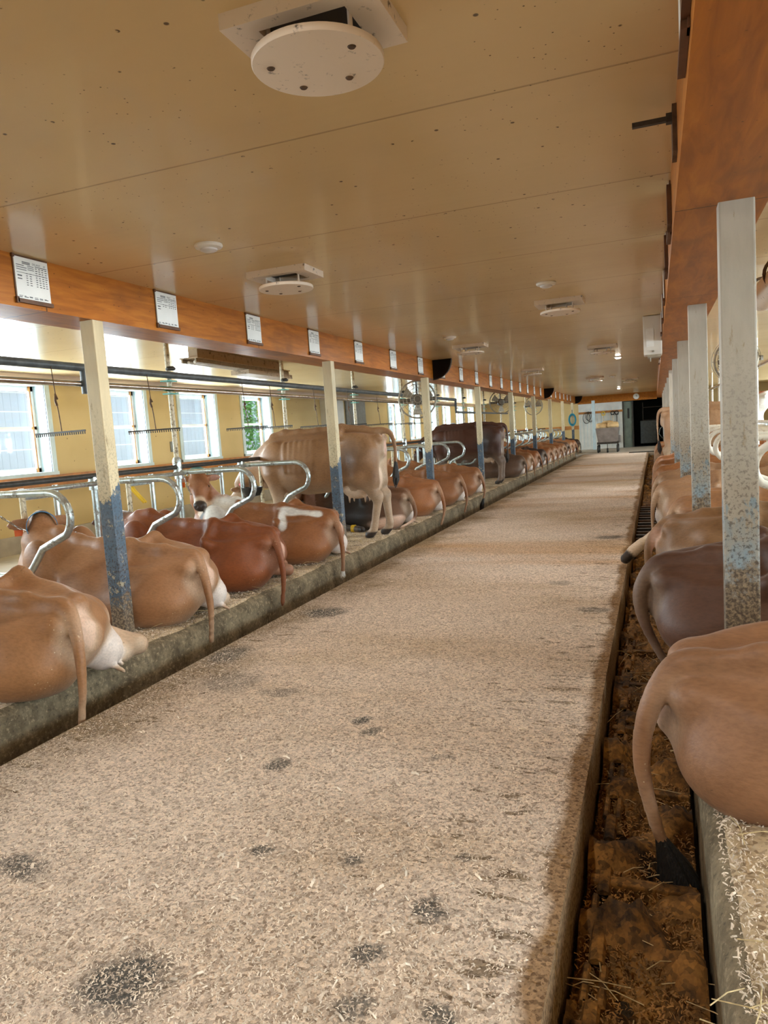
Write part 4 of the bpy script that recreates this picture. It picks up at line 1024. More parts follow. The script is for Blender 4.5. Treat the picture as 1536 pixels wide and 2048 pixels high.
def grow_standing(h=0.02, coat=(.40, .22, .11), pale=0.6, headpos=(1.95, 0, .62), headdir=(.75, 0, -.65), tail=None, paint=None, seed=0, hind=0.0):
    c = Cow(); fd = Field((-.35, -.42, -.03), (2.45, .42, 1.45), h)
    xs = [-.05, 0.03, .14, .30, .50, .75, 1.0, 1.22, 1.40, 1.55, 1.66]
    top = [1.12, 1.22, 1.26, 1.29, 1.305, 1.285, 1.28, 1.29, 1.27, 1.20, 1.08]; bot = [.98, .86, .72, .63, .57, .54, .53, .55, .60, .68, .78]
    w = [.05, .14, .20, .235, .27, .34, .345, .27, .215, .17, .10]
    fd.loft(xs, top, bot, w, pk=0.30, ctr=0.40)
    fd.chain([(-.01, 0, 1.235), (.2, 0, 1.28), (.48, 0, 1.315), (.8, 0, 1.295), (1.05, 0, 1.295), (1.25, 0, 1.30), (1.42, 0, 1.26)], [.028, .03, .034, .034, .032, .034, .04], .05)
    for y in (-1, 1):
        fd.ell((.47, y*.225, 1.235), (.055, .04, .05), .06); fd.cap((.47, y*.21, 1.24), (.5, 0, 1.29), .03, .03, .06); fd.cap((.46, y*.21, 1.22), (.02, y*.085, 1.16), .032, .036, .06)
        fd.ell((.0, y*.085, 1.155), (.055, .04, .05), .05)
        fd.ell((.27, y*.15, .96), (.25, .10, .27), .07); fd.ell((1.33, y*.17, .92), (.17, .085, .28), .07)
        fd.ell((.62, y*.28, 1.17), (.10, .09, .08), .07, carve=True)
        for q in range(6):
            x0 = .80+q*.075; fd.cap((x0, y*.19, 1.17), (x0-.05, y*.325, .84), .010, .010, .06)
        # hind leg: thigh, stifle, hock, cannon, hoof
        s = hind*y
        fd.chain([(.20, y*.15, .90), (.25, y*.16, .72)], [.15, .12], .06); fd.chain([(.22, y*.15, .74), (.06, y*.135, .50), (.03, y*.135, .46)], [.11, .062, .052], .05)
        fd.cap((.12, y*.14, 1.02), (.07, y*.14, .66), .11, .075, .07); fd.chain([(.03, y*.135, .46), (.05+s, y*.13, .14), (.065+s, y*.13, .09)], [.054, .042, .047], .03); fd.cap((.07+s, y*.13, .08), (.12+s, y*.13, .03), .044, .055, .02)
        fd.ell((.0, y*.135, .50), (.035, .028, .05), .03)
        fd.chain([(1.36, y*.17, .80), (1.33, y*.16, .62), (1.34, y*.15, .40), (1.34, y*.15, .37)], [.12, .085, .052, .052], .05); fd.chain([(1.34, y*.15, .38), (1.33, y*.15, .12), (1.345, y*.15, .08)], [.045, .032, .037], .03); fd.cap((1.345, y*.15, .075), (1.39, y*.15, .03), .04, .052, .02)
    fd.ell((1.56, 0, .80), (.13, .12, .18), .06)
    fd.ell((.33, 0, .59), (.20, .145, .135), .04)
    fd.ell((.12, 0, .70), (.09, .11, .16), .04)
    for (x, y) in ((.22, .07), (.22, -.07), (.42, .07), (.42, -.07)): fd.cap((x, y, .50), (x, y, .42), .018, .012, .015)
    for y in (-1, 1): fd.cap((.52, y*.10, .60), (.95, y*.12, .56), .03, .015, .05)
    hp = np.array(headpos, float); hf = np.array(headdir, float); hf /= np.linalg.norm(hf); nb = hp-.03*hf
    mid = (np.array([1.5, 0, 1.02])+nb)/2+np.array([.03, 0, .02])
    fd.chain([(1.40, 0, 1.02), mid, nb], [.19, .13, .09], .06); fd.chain([(1.38, 0, 1.18), mid+np.array([0, 0, .08]), nb+np.array([0, 0, .05])], [.07, .05, .045], .06)
    hd = head(fd, hp, hf, (0, 0, 1))
    fd.ell((-.045, 0, 1.02), (.02, .022, .07), .02)
    P = [np.array(p, float) for p in ([(.08, 0, 1.245), (-.03, 0, 1.25)]+list(tail or [(-.10, .02, 1.14), (-.11, .03, .85), (-.09, .03, .60)]))]; pts = []; m = len(P)
    for i in range(m-1):
        a, b = P[max(i-1, 0)], P[i]; d, e = P[i+1], P[min(i+2, m-1)]
        for q in range(5):
            t = q/5; pts.append(.5*((2*b)+(-a+d)*t+(2*a-5*b+4*d-e)*t*t+(-a+3*b-3*d+e)*t**3))
    pts.append(P[-1]); nn = len(pts); fd.chain(pts, [.036-.021*min(1, 1.2*i/(nn-1)) for i in range(nn)], .022, False)
    fd.floor_clip(0)
    V, F = fd.mesh(); V = relax(V, F, 2); base = np.array(coat); Cc = np.tile(base, (len(V), 1)); X, Y, Z = V.T
    lo = sstep(Z, .75, .45); Cc = Cc*(1-.55*pale*lo[:, None])+PALE*.9*(.55*pale*lo[:, None])
    inn = np.clip(1.25-blob(V, (.0, 0, .80), (.13, .14, .40)), 0, 1)*(X < .15); Cc = Cc*(1-inn[:, None]*pale)+PALE*inn[:, None]*pale
    ud = np.clip((1.15-np.minimum(blob(V, (.33, 0, .57), (.22, .15, .15)), blob(V, (.12, 0, .68), (.10, .11, .17))))*5, 0, 1)*(np.abs(Y) < .14)*(Z < .84)
    Cc = Cc*(1-ud[:, None])+(PALE*.75+PINK*.25)*ud[:, None]
    vu = np.clip((1.4-blob(V, (-.045, 0, 1.03), (.04, .035, .09)))*2.5, 0, 1)*(X < .0)*(Z < 1.13); Cc = Cc*(1-.7*vu[:, None])+PINK*.8*.7*vu[:, None]
    hoof = sstep(Z, .085, .06)[:, None]; Cc = Cc*(1-hoof)+DARK*1.4*hoof
    col_head(Cc, V, hd, base)
    if paint: paint(Cc, V, V, 1)
    c.V, c.F, c.C, c.hd, c.tail = V, F, Cc, hd, pts; c.scale = 1.0
    return c
def place_cow(c, loc, rz, label, group=None, switch=(0.02, 0.016, 0.014), collar=None, tag_col=None, switch_len=.2, tagside=1, ank=None, chain=False, scale=1.0, switch_r=.034):
    if not hasattr(c, 'me'):
        c.me = np_mesh('cow', c.V, c.F, M['coat']); a = c.me.color_attributes.new('Col', 'FLOAT_COLOR', 'POINT')
        cc = np.ones((len(c.V), 4), np.float32); cc[:, :3] = np.clip(c.C, 0, 1); a.data.foreach_set('color', cc.ravel())
    o = bpy.data.objects.new('cow', c.me); link(o); o.location = loc; o.rotation_euler = (0, 0, rz); o.scale = (scale,)*3
    tag(o, label, 'cow', group)
    hd = c.hd; P = hd['P']
    for s in (-1, 1):
        m = MB(); cc = P(.158, s*.098, -.035); m.lathe([(.001, -.018), (.011, -.014), (.017, 0), (.011, .014), (.001, .018)], cc, 12); m.build('eye', M['eye'], o, True)
    if switch is not None:
        t = c.tail; e = np.array(t[-1]); d = np.array(t[-1])-np.array(t[-3]); d /= np.linalg.norm(d)
        g = d*.75+np.array([0, 0, -.25]); g /= np.linalg.norm(g); m = MB()
        ns = 9
        a = np.cross(g, [0.3, .9, .1]); a /= np.linalg.norm(a); b = np.cross(g, a)
        for k in range(ns):
            an = 2*PI*k/ns; off = a*math.cos(an)+b*math.sin(an); q = switch_len*(0.8+.2*math.sin(3*k)); rr = switch_r
            m.tube([e-d*.13, e-d*.02+off*rr*.4, e+g*q*.3+off*rr*.55, e+g*q*.65+off*rr*.8, e+g*q+off*rr*.25], [.007, rr*.4, rr*.55, rr*.5, .003], 6)
        so = m.build('tail_switch', M['switch'], o, True); so.color = (*switch, 1)
    if collar:
        cc = P(-.09, 0, -.075); f, u, l = hd['f'], hd['u'], hd['l']; m = MB(); V = []; n = 28
        rn = .105
        for k in range(n):
            t = 2*PI*k/n; q = l*math.cos(t)*rn*1.0+(u*.94+f*.1)*math.sin(t)*rn*1.12
            V += [cc+q-f*.02, cc+q+f*.02, cc+q*1.05+f*.02, cc+q*1.05-f*.02]
        m.add(V, [(4*k+j, 4*((k+1) % n)+j, 4*((k+1) % n)+(j+1) % 4, 4*k+(j+1) % 4) for k in range(n) for j in range(4)]); m.build('collar', M[collar], o)
    if tag_col:
        q = P(-.005, tagside*.165, -.075); u, l, f = hd['u'], hd['l'], hd['f']; m = MB()
        V = [q+l*a*.03+u*b+f*cq for a in (-1, 1) for b in (-.065, .0) for cq in (.018, .022)]
        m.add(V, [(0, 1, 3, 2), (4, 6, 7, 5), (0, 4, 5, 1), (2, 3, 7, 6), (0, 2, 6, 4), (1, 5, 7, 3)]); m.build('ear_tag', M[tag_col], o)
    if ank is not None:
        m = MB(); m.lathe([(.038, -.026), (.047, -.026), (.047, .026), (.038, .026)], ank, 16, 'x', False); m.build('leg_band', M['yellow'], o)
    return o
HL, HR = PI, 0.0
XL = -3.04        # pin bones of the left row
BEDZ = BZ+0.012
def patch(center, rad, col, k=1.0, sharp=6.0, space='w'):
    def f(Cc, V, Wp, L):
        q = Wp if space == 'w' else V
        m = np.clip((1.0-blob(q, (center[0], center[1]*L, center[2]), rad))*sharp, 0, 1)*k; Cc[:] = Cc*(1-m[:, None])+np.array(col)*m[:, None]
    return f
def multi(*fs):
    def f(*a):
        for g in fs: g(*a)
    return f
JERSEY = (.35, .16, .065); RED = (.33, .115, .035); FAWN = (.47, .26, .125); BROWN = (.27, .115, .05); DKBR = (.115, .055, .032); GREYB = (.13, .072, .045); ORANGE = (.33, .125, .042)
# ---------------------------------------------------------------- the left row
FINE = 0.013
A = grow_lying(1, .50, FINE, (.35, .168, .072), pale=.9, seed=1, hock=-.10, headpos=(1.62, .1, .70), tail=[(-.12, .17, .29), (-.15, .20, .08), (-.13, .215, -.14)])
place_cow(A, (XL+.22, 2.92, BEDZ), HL, 'tan cow lying nearest the camera in the left row, white udder showing', tag_col='orange', switch=None)
B = grow_lying(1, .36, FINE, (.36, .178, .083), pale=.7, seed=2, headpos=(1.42, -.02, .75), headdir=(.72, -.70, .0), tail=[(-.14, .16, .30), (-.17, .17, .10), (-.15, .17, -.13)])
place_cow(B, (XL+.02, 4.28, BEDZ), HL, 'tan cow behind the nearest left post with orange ear tag and blue collar', collar='blue', tag_col='orange', tagside=1, switch=None)
def dark_head(Cc, V, Wp, L):
    m = np.clip((V[:, 0]-1.40)*10, 0, 1)[:, None]*.8; Cc[:] = Cc*(1-m)+np.array([.05, .025, .018])*m
C = grow_lying(1, .34, FINE, (.235, .068, .021), pale=.15, seed=3, headpos=(1.66, -.10, .62), headdir=(.6, -.8, -.1), paint=dark_head, tail=[(-.13, .14, .30), (-.155, .15, .08), (-.13, .16, -.14)], udder=False)
place_cow(C, (XL, 5.36, BEDZ), HL, 'deep red brown cow lying between the tan cow and the white-patched cow', switch=None)
def star(Cc, V, Wp, L):
    n = .012*np.sin(17*V[:, 0]+5*V[:, 1])+.010*np.sin(29*V[:, 1]+11*V[:, 2])
    def put(m): m = m[:, None]; Cc[:] = Cc*(1-m)+WHITE*m
    put(np.clip(((Wp[:, 0]-1.0)+n*2)*30, 0, 1)*np.clip((1.31-Wp[:, 0])*20, 0, 1)*np.clip((.70-Wp[:, 2])*20, 0, 1)*np.clip((Wp[:, 2]-.30+n*3)*20, 0, 1))
    for (a, b, r) in (((.52, .0, .56), (.40, .22, .46), .05), ((.50, .05, .55), (.20, .06, .52), .048), ((.22, .05, .52), (.08, .05, .48), .040), ((.62, -.05, .56), (.5, .05, .55), .05)):
        a = np.array(a); b = np.array(b); ab = b-a; t = np.clip(((Wp-a)@ab)/ab.dot(ab), 0, 1); d = np.linalg.norm(Wp-a-t[:, None]*ab, axis=1)
        put(np.clip((r+n-d)*60, 0, 1))
D = grow_lying(1, .34, FINE, (.29, .112, .040), pale=.5, seed=4, headpos=(1.52, .02, .90), headdir=(-.50, .72, -.62), headup=(-.3, .4, .8), paint=star, tail=[(-.13, .14, .30), (-.155, .15, .08), (-.14, .15, -.12)])
place_cow(D, (XL+.0, 6.58, BEDZ), HL, 'brown cow with white shoulder and white rump blaze facing the camera', collar='green', tag_col='orange', tagside=-1, switch=(.75, .74, .70), switch_len=.07, switch_r=.022)
def legdark(Cc, V, Wp, L):
    for (c, r, k) in (((.30, .2, .95), (.20, .3, .24), .85),):
        m = np.clip(1.2-blob(V, (c[0], abs(c[1]), c[2]), r), 0, 1)*k; Cc[:] = Cc*(1-m[:, None])+np.array([.10, .055, .035])*m[:, None]
Sd = grow_standing(FINE, (.30, .160, .075), pale=.75, headpos=(1.98, -.05, .66), headdir=(.7, -.1, -.7), tail=[(-.13, .0, 1.20), (-.18, .02, 1.02), (-.175, .03, .80)], paint=legdark, seed=5, hind=.05)
place_cow(Sd, (-3.02, 8.05, BEDZ), HL, 'fawn cow standing in the left row behind the second post', switch=(.03, .03, .03), switch_len=.24, collar='red')
def black_barrel(Cc, V, Wp, L):
    m = np.clip(1.5-blob(Wp, (.62, .0, .30), (.50, .9, .42)), 0, 1)[:, None]; Cc[:] = Cc*(1-m)+DARK*m
    m = np.clip((1.1-blob(V, (.10, L*.28, .08), (.35, .16, .10)))*4, 0, 1)[:, None]; Cc[:] = Cc*(1-m)+(PINK*.5+PALE*.4)*m
E_ = grow_lying(1, .34, .015, (.20, .09, .04), pale=.8, seed=6, near_foot=[(.90, .30, .08), (.75, .40, .055), (.50, .49, .035), (.42, .52, .03)], headpos=(1.45, .25, .60), headdir=(-.3, .9, -.25), paint=black_barrel, tail=[(-.15, .14, .30), (-.17, .18, .12), (-.03, .32, .02)])
place_cow(E_, (XL-.02, 8.92, BEDZ), HL, 'black and brown cow lying behind the legs of the fawn standing cow', switch=None, collar='red', ank=(.555, .47, .04))
def dk_spot(Cc, V, Wp, L): pass
F_ = grow_lying(1, .36, .016, (.32, .125, .045), pale=.7, seed=7, headpos=(1.55, -.15, .70), headdir=(.7, -.5, -.3), tail=[(-.14, .15, .28), (-.17, .16, .06), (-.12, .20, -.15)])
place_cow(F_, (XL, 10.22, BEDZ), HL, 'orange brown cow lying just past the black and brown cow, left row', switch=None)
G_ = grow_lying(1, .30, .018, (.29, .118, .045), pale=.5, seed=8, headpos=(1.62, .0, .72), tail=[(-.14, .13, .28), (-.17, .14, .06), (-.13, .18, -.13)])
place_cow(G_, (XL, 11.55, BEDZ), HL, 'brown cow lying behind the third left post, below the cage fan', switch=None)
place_cow(G_, (XL-.03, 13.0, BEDZ), HL, 'light brown cow with a black tail tuft, last lying before the dark standing cow', switch=(.015, .013, .012), switch_len=.22)
def dark_thigh(Cc, V, Wp, L):
    m = np.clip(1.3-blob(V, (.28, .18, .92), (.22, .25, .34)), 0, 1)[:, None]*.9; Cc[:] = Cc*(1-m)+DARK*m
S2 = grow_standing(.016, (.072, .026, .014), pale=.35, headpos=(1.90, -.1, .80), headdir=(.7, -.2, -.6), paint=dark_thigh, seed=9, tail=[(-.10, .0, 1.16), (-.12, .02, .90), (-.10, .02, .62)])
place_cow(S2, (-3.05, 15.45, BEDZ), HL, 'dark brown cow standing in the left row behind the fourth post', switch=(.02, .015, .012), switch_len=.2, collar='black')
# far lying cows share a few bodies
FAR = [grow_lying(1, .34, .026, GREYB, pale=.35, seed=20), grow_lying(1, .30, .026, JERSEY, pale=.7, seed=21), grow_lying(1, .36, .026, (.060, .035, .026), pale=.4, seed=22), grow_lying(1, .30, .026, ORANGE, pale=.6, seed=23, tail=[(-.14, .12, .28), (-.17, .10, .06), (-.16, .05, -.14)])]
far_l = [(17.35, 0, 'grey brown cow lying just beyond the legs of the dark standing cow'), (18.55, 1, 'fawn cow next beyond the grey brown lying cow, left row'), (19.75, 3, 'orange brown cow two beyond the grey brown lying cow, left row'),
         (20.95, 2, 'blackish cow lying in the far part of the left row'), (22.2, 3, 'orange brown cow directly beyond the blackish far cow, left row'), (23.4, 1, 'fawn cow second beyond the blackish far cow, left row'),
         (24.6, 3, 'orange brown cow third beyond the blackish far cow, left row'), (25.8, 1, 'fawn cow fourth beyond the blackish far cow, left row'), (27.0, 0, 'grey brown cow fifth beyond the blackish far cow, left row'),
         (28.2, 1, 'fawn cow sixth beyond the blackish far cow, left row'), (29.5, 3, 'orange brown cow, second last of the left row'), (30.9, 2, 'last cow of the left row, dark, near the end wall')]
for (y, k, lab) in far_l:
    place_cow(FAR[k], (XL, y+.2, BEDZ), HL, lab, 'far lying cows of the left row', switch=None)
# ---------------------------------------------------------------- the right row (heads to the right)
XR = 0.10
R1 = grow_lying(-1, .52, FINE, (.30, .150, .076), pale=.4, seed=31, headpos=(1.62, .1, .70), tail=[(-.125, -.17, .30), (-.155, -.17, .12), (-.12, -.17, -.08), (-.07, -.17, -.225)], udder=False)
place_cow(R1, (0.085, 2.55, BEDZ-.03), HR, 'large tan cow rump nearest the camera on the right, tail hanging in the gutter', switch=(.014, .014, .015), switch_len=.12, switch_r=.055)
R2 = grow_lying(-1, .34, FINE, (.115, .052, .030), pale=.35, seed=32, headpos=(1.62, .1, .70), tail=[(-.125, -.10, .32), (-.115, -.11, .17), (-.03, -.13, -.02), (.075, -.15, -.18)], udder=False)
place_cow(R2, (0.03, 3.98, BEDZ), HR, 'dark brown cow behind the nearest right post', switch=(.012, .012, .014), switch_len=.18, switch_r=.045)
R3 = grow_lying(1, .24, .015, (.23, .118, .050), pale=1.0, seed=33, hock=.12, tail=[(-.15, .04, .32), (-.155, .03, .10), (-.11, .02, -.14)])
place_cow(R3, (0.09, 5.28, BEDZ), HR, 'olive brown cow with white inner thigh, third in the right row', switch=None)
R4 = grow_lying(-1, .30, .016, (.35, .165, .07), pale=.8, seed=34, leg_out=[(.06, .02, .37), (-.14, -.06, .27), (-.36, -.15, .11), (-.42, -.17, .06), (-.49, -.19, -.01)], udder=False)
place_cow(R4, (0.22, 6.72, BEDZ), HR, 'tan cow in the right row stretching a hind leg across the gutter', switch=None)
farR = [(8.35, 1, 'fawn cow just beyond the cow with the stretched leg'), (9.7, 1, 'fawn cow with curled tail, second beyond the stretched leg, right row'), (11.0, 3, 'brown cow third beyond the stretched leg, right row'),
        (12.3, 3, 'orange brown cow fourth beyond the stretched leg, right row'), (13.7, 3, 'orange brown cow lying just before the standing cow on the right')]
FARR = {1: grow_lying(-1, .2, .02, (.40, .225, .12), pale=.8, seed=41, near_udder=True, udder=False), 3: grow_lying(-1, .25, .02, (.40, .165, .06), pale=.5, seed=43, udder=False)}
for (y, k, lab) in farR: place_cow(FARR[k], (XR, y, BEDZ), HR, lab, 'lying cows farther along the right row', switch=None)
def whiteface(Cc, V, Wp, L):
    m = np.clip((X_(V)-1.45)*6, 0, 1)[:, None]; Cc[:] = Cc*(1-m)+WHITE*m
    m = np.clip((1.0-blob(V, (1.62, 0, 1.50), (.17, .2, .12)))*4, 0, 1)[:, None]; Cc[:] = Cc*(1-m)+np.array([.45, .14, .05])*m
    m = np.clip((V[:, 0]-2.02)*20, 0, 1)[:, None]*np.clip((V[:, 2]-1.0)*9, 0, 1)[:, None]; Cc[:] = Cc*(1-m)+DARK*m
def X_(V): return V[:, 0]
R8 = grow_standing(.018, (.42, .25, .14), pale=.9, headpos=(1.72, -.04, 1.40), headdir=(.85, -.1, -.35), paint=whiteface, seed=51)
place_cow(R8, (0.16, 15.6, BEDZ), HR, 'fawn cow with a white face standing in the right row', switch=(.02, .015, .015), switch_len=.2, scale=1.06)
for j, y in enumerate((17.2, 18.6, 20.0, 21.4)):
    place_cow(FARR[3 if j % 2 else 1], (XR+.02, y, BEDZ), HR, '%s cow lying beyond the standing cow on the right' % ORD[j], 'lying cows farther along the right row', switch=None)
# chain from the left stanchion to the cow with the blue collar
def chain_thing(pts, label, n):
    P = [np.array(p, float) for p in pts]; m = MB()
    L = [0.0]
    for i in range(1, len(P)): L.append(L[-1]+np.linalg.norm(P[i]-P[i-1]))
    for k in range(n):
        s = L[-1]*(k+.5)/n; i = max(j for j in range(len(L)-1) if L[j] <= s); t = (s-L[i])/(L[i+1]-L[i]); p = P[i]+(P[i+1]-P[i])*t; d = P[i+1]-P[i]; d /= np.linalg.norm(d)
        side = np.cross(d, [0, 0, 1] if k % 2 else [.7, .3, .4]); side /= np.linalg.norm(side); hl = L[-1]/n*.62
        m.tube([p-d*hl, p-d*hl*.6+side*.010, p+d*hl*.6+side*.010, p+d*hl, p+d*hl*.6-side*.010, p-d*hl*.6-side*.010, p-d*hl], .0035, 5)
    tag(m.build('neck_chain', M['chain'], smooth=True), label, 'chain', 'neck chains')
chain_thing([(SL+.03, 3.9, .96), (SL+.10, 4.1, .78), (SL+.19, 4.3, .66), (SL+.30, 4.38, .66), (SL+.38, 4.38, .70)], 'sagging steel chain left of the blue-collared cow', 22)
chain_thing([(SL+.04, 6.28, 1.02), (SL+.05, 6.30, .90), (SL+.06, 6.35, .80)], 'short steel chain hanging from the clamp before the white-patched cow', 10)
# yellow hose on the stanchion by the red brown cow
m = MB(); m.tube([(SL-.03, 5.50, 1.02), (SL-.02, 5.56, .92), (SL+.01, 5.66, .80)], .012, 8); m.tube([(SL-.03, 5.53, 1.02), (SL-.02, 5.59, .92), (SL+.01, 5.69, .80)], .012, 8)
tag(m.build('yellow_hose', M['yellow'], smooth=True), 'yellow hose hanging on the stanchion beside the red brown cow', 'hose')
# black drinking bowl
e = empty('drinking_bowl', (SL+.12, 7.46, .66)); tag(e, 'black drinking bowl on the stall pipe in front of the fawn standing cow', 'drinking bowl')
m = MB(); m.lathe([(.02, 0.0), (.09, .02), (.12, .08), (.125, .12), (.115, .12), (.105, .08), (.07, .03), (.01, .015)], seg=24); m.build('bowl', M['black'], e, True)
m = MB(); m.tube([(-.12, 0, .10), (-.02, 0, .10), (-.02, 0, .22)], .014, 8); m.tube([(-.02, 0, .16), (.05, 0, .20), (.07, 0, .12)], .010, 6); m.build('water_valve', M['rust'], e, True)
# outlet plate and wall box
o = MB().bbox(0, .02, -.045, .045, -.09, .09, .006).build('outlet_cover', M['grey']); o.location = (WALL_L, 10.55, 1.33); tag(o, 'grey outlet plate on ochre wall between the second and third left windows', 'outlet')
e = empty('wall_cupboard', (WALL_L, 17.4, 0)); tag(e, 'pale panelled cupboard on the left wall behind the second post', 'cupboard')
m = MB(); m.box(0, .16, -.75, .35, 1.0, 2.28); m.build('carcass', M['wall_white'], e); m = MB(); m.box(.16, .18, -.72, -.22, 1.04, 2.2); m.build('cupboard_door', M['reveal'], e); m = MB(); m.box(.16, .18, -.18, .32, 1.04, 2.2); m.build('cupboard_door', M['wall_white'], e)
m = MB(); m.box(.18, .19, -.26, -.24, 1.5, 1.7); m.build('handle', M['darkmetal'], e)
m = MB(); m.box(WALL_L+.002, WALL_L+.04, 18.2, 19.6, 0.95, 2.28); tag(m.build('grey_panel', M['grey']), 'plain grey panel on the left wall beyond the pale cupboard', 'panel')
# extinguisher on the left wall
e = empty('fire_extinguisher', (WALL_L+.02, 28.9, .98)); tag(e, 'red fire extinguisher on the left wall far behind the dark standing cow', 'fire extinguisher')
m = MB(); m.lathe([(.07, 0), (.08, .02), (.08, .42), (.05, .50), (.025, .52)], (.09, 0, 0), 18); m.build('cylinder', M['red'], e, True); m = MB(); m.lathe([(.025, .52), (.03, .58)], (.09, 0, 0), 12); m.box(.05, .20, -.015, .015, .58, .61); m.build('valve', M['black'], e)
# ---------------------------------------------------------------- end of the aisle
e = empty('feed_cart', (-1.80, 30.9, 0)); tag(e, 'grey feed cart loaded with tan sacks at the end of the aisle', 'cart')
m = MB(); V = [(-.36, -.45, .42), (.36, -.45, .42), (.36, .45, .42), (-.36, .45, .42), (-.44, -.55, .98), (.44, -.55, .98), (.44, .55, .98), (-.44, .55, .98), (-.41, -.52, .98), (.41, -.52, .98), (.41, .52, .98), (-.41, .52, .98), (-.33, -.42, .46), (.33, -.42, .46), (.33, .42, .46), (-.33, .42, .46)]
m.add(V, [(0, 1, 2, 3), (0, 1, 5, 4), (1, 2, 6, 5), (2, 3, 7, 6), (3, 0, 4, 7), (4, 5, 9, 8), (5, 6, 10, 9), (6, 7, 11, 10), (7, 4, 8, 11), (8, 9, 13, 12), (9, 10, 14, 13), (10, 11, 15, 14), (11, 8, 12, 15), (12, 13, 14, 15)]); m.build('cart_tub', M['cart'], e)
m = MB(); m.box(-.40, .40, -.46, .46, .34, .42); m.build('chassis', M['darkmetal'], e)
for (x, y, r) in ((-.37, -.36, .15), (.37, -.36, .15), (-.37, .38, .15), (.37, .38, .15), (0, -.52, .09)):
    w = MB(); w.lathe([(r*.5, -.03), (r*.95, -.03), (r, -.015), (r, .015), (r*.95, .03), (r*.5, .03)], (x, y, r), 20, 'x'); ww = w.build('wheel', M['rubber'], e, True)
    w = MB(); w.lathe([(r*.15, -.034), (r*.5, -.03), (r*.5, .03), (r*.15, .034)], (x, y, r), 14, 'x'); w.build('hub', M['galv'], ww)
    w = MB(); w.box(x-.012, x+.012, y-.03, y+.03, r, .36); w.build('fork', M['darkmetal'], e)
m = MB(); m.tube([(-.36, .55, .7), (-.36, .75, 1.05), (.36, .75, 1.05), (.36, .55, .7)], .016, 8); m.build('push_handle', M['darkmetal'], e, True)
for k, (x, y, z, rx, ry, rz_, lab) in enumerate(((-.20, -.2, 1.03, .24, .30, .12, 'tan paper sack lying left on the feed cart'), (.20, -.22, 1.05, .25, .3, .14, 'tan paper sack lying right on the feed cart'), (0, .2, 1.10, .30, .3, .14, 'tan paper sack at the back of the feed cart'))):
    fd = Field((-.45, -.45, -.25), (.45, .45, .25), .03); fd.ell((0, 0, 0), (rx, ry, rz_), .04)
    for q in range(4): fd.ell((.1*math.sin(q*2.2+k), .12*math.cos(q*1.7+k), .09), (.13, .10, .07), .05)
    V, F = fd.mesh(); o = bpy.data.objects.new('feed_sack', np_mesh('feed_sack', V, F, M['sack'])); link(o); o.location = (-1.80+x, 30.9+y, z); tag(o, lab, 'sack', 'sacks on the feed cart')
# tools on the boards
def tool(x, head, label, hm):
    e = empty('hand_tool', (x, Y_END-.09, 0)); tag(e, label, 'tool')
    e.name = 'shovel' if 'shovel' in label else 'fork' if 'fork' in label else 'broom'
    m = MB(); m.tube([(0, 0, .55), (0, 0, 1.52)], .02, 8); m.build('handle', M['woodhandle'] if hm != 'black' else M['darkmetal'], e)
    m = MB(); m.torus((0, 0, 1.60), .075, .018, 'y', 16, 6); m.box(-.07, .07, -.02, .02, 1.50, 1.54); m.build('grip', M['yellow'] if hm == 'yellow' else M['black'], e)
    m = MB(); m.bbox(-.13, .13, -.03, .0, .25, .58, .012); m.build('blade', M['cart'], e)
tool(-2.20, 0, 'shovel with yellow grip hanging on the pale end wall', 'yellow'); tool(-1.62, 0, 'scraping shovel with black grip hanging right on the pale end wall', 'black'); tool(-1.80, 0, 'fork with wooden handle between the two shovels on the end wall', 'wood')
e = empty('hose_coil', (-3.352, LP[-1]-0.13, 1.40)); tag(e, 'teal hose coiled on a hook beside the last left post', 'hose')
m = MB(); [m.torus((0, q*.02, 0), .20-.015*q, .022, 'y', 24, 6, .75, 1.3) for q in range(4)]; m.build('coil', M['hose'], e, True); m = MB(); m.tube([(0, .0, .28), (0, .0, .42), (0, .1, .42)], .012); m.build('hook', M['darkmetal'], e)
e = empty('halter_bundle', (-2.86, Y_END-.10, 1.48)); tag(e, 'bundle of dark halters hanging left on the end wall', 'halter')
m = MB(); [m.torus((.09*math.sin(q*2.1), -.02*q, .05*math.cos(q*1.9)), .16+.02*(q % 3), .010, 'y', 18, 5, .8, 1.2) for q in range(6)]; m.build('straps', M['darkmetal'], e); m = MB(); m.box(-.02, .02, -.04, .1, .2, .24); m.build('hook', M['rust'], e)
m = MB(); m.box(-2.66, -2.52, 34.3, 34.44, 0, 2.2); tag(m.build('door_post', M['reveal']), 'white post before the pale end wall', 'post')
e = empty('wall_clock', (-.76, Y_END-.305, 2.25)); tag(e, 'round white clock on the orange lintel', 'clock')
m = MB(); m.lathe([(.125, 0.0), (.13, -.02), (.12, -.035), (.01, -.035)], axis='y', seg=28); m.build('clock_case', M['lampwhite'], e, True)
m = MB(); m.lathe([(.105, -.037), (.005, -.038)], axis='y', seg=28); m.build('clock_face', M['paper'], e); m = MB(); m.box(-.006, .006, -.042, -.039, 0, .07); m.box(0, .05, -.042, -.039, -.006, .006); m.build('clock_hands', M['black'], e)
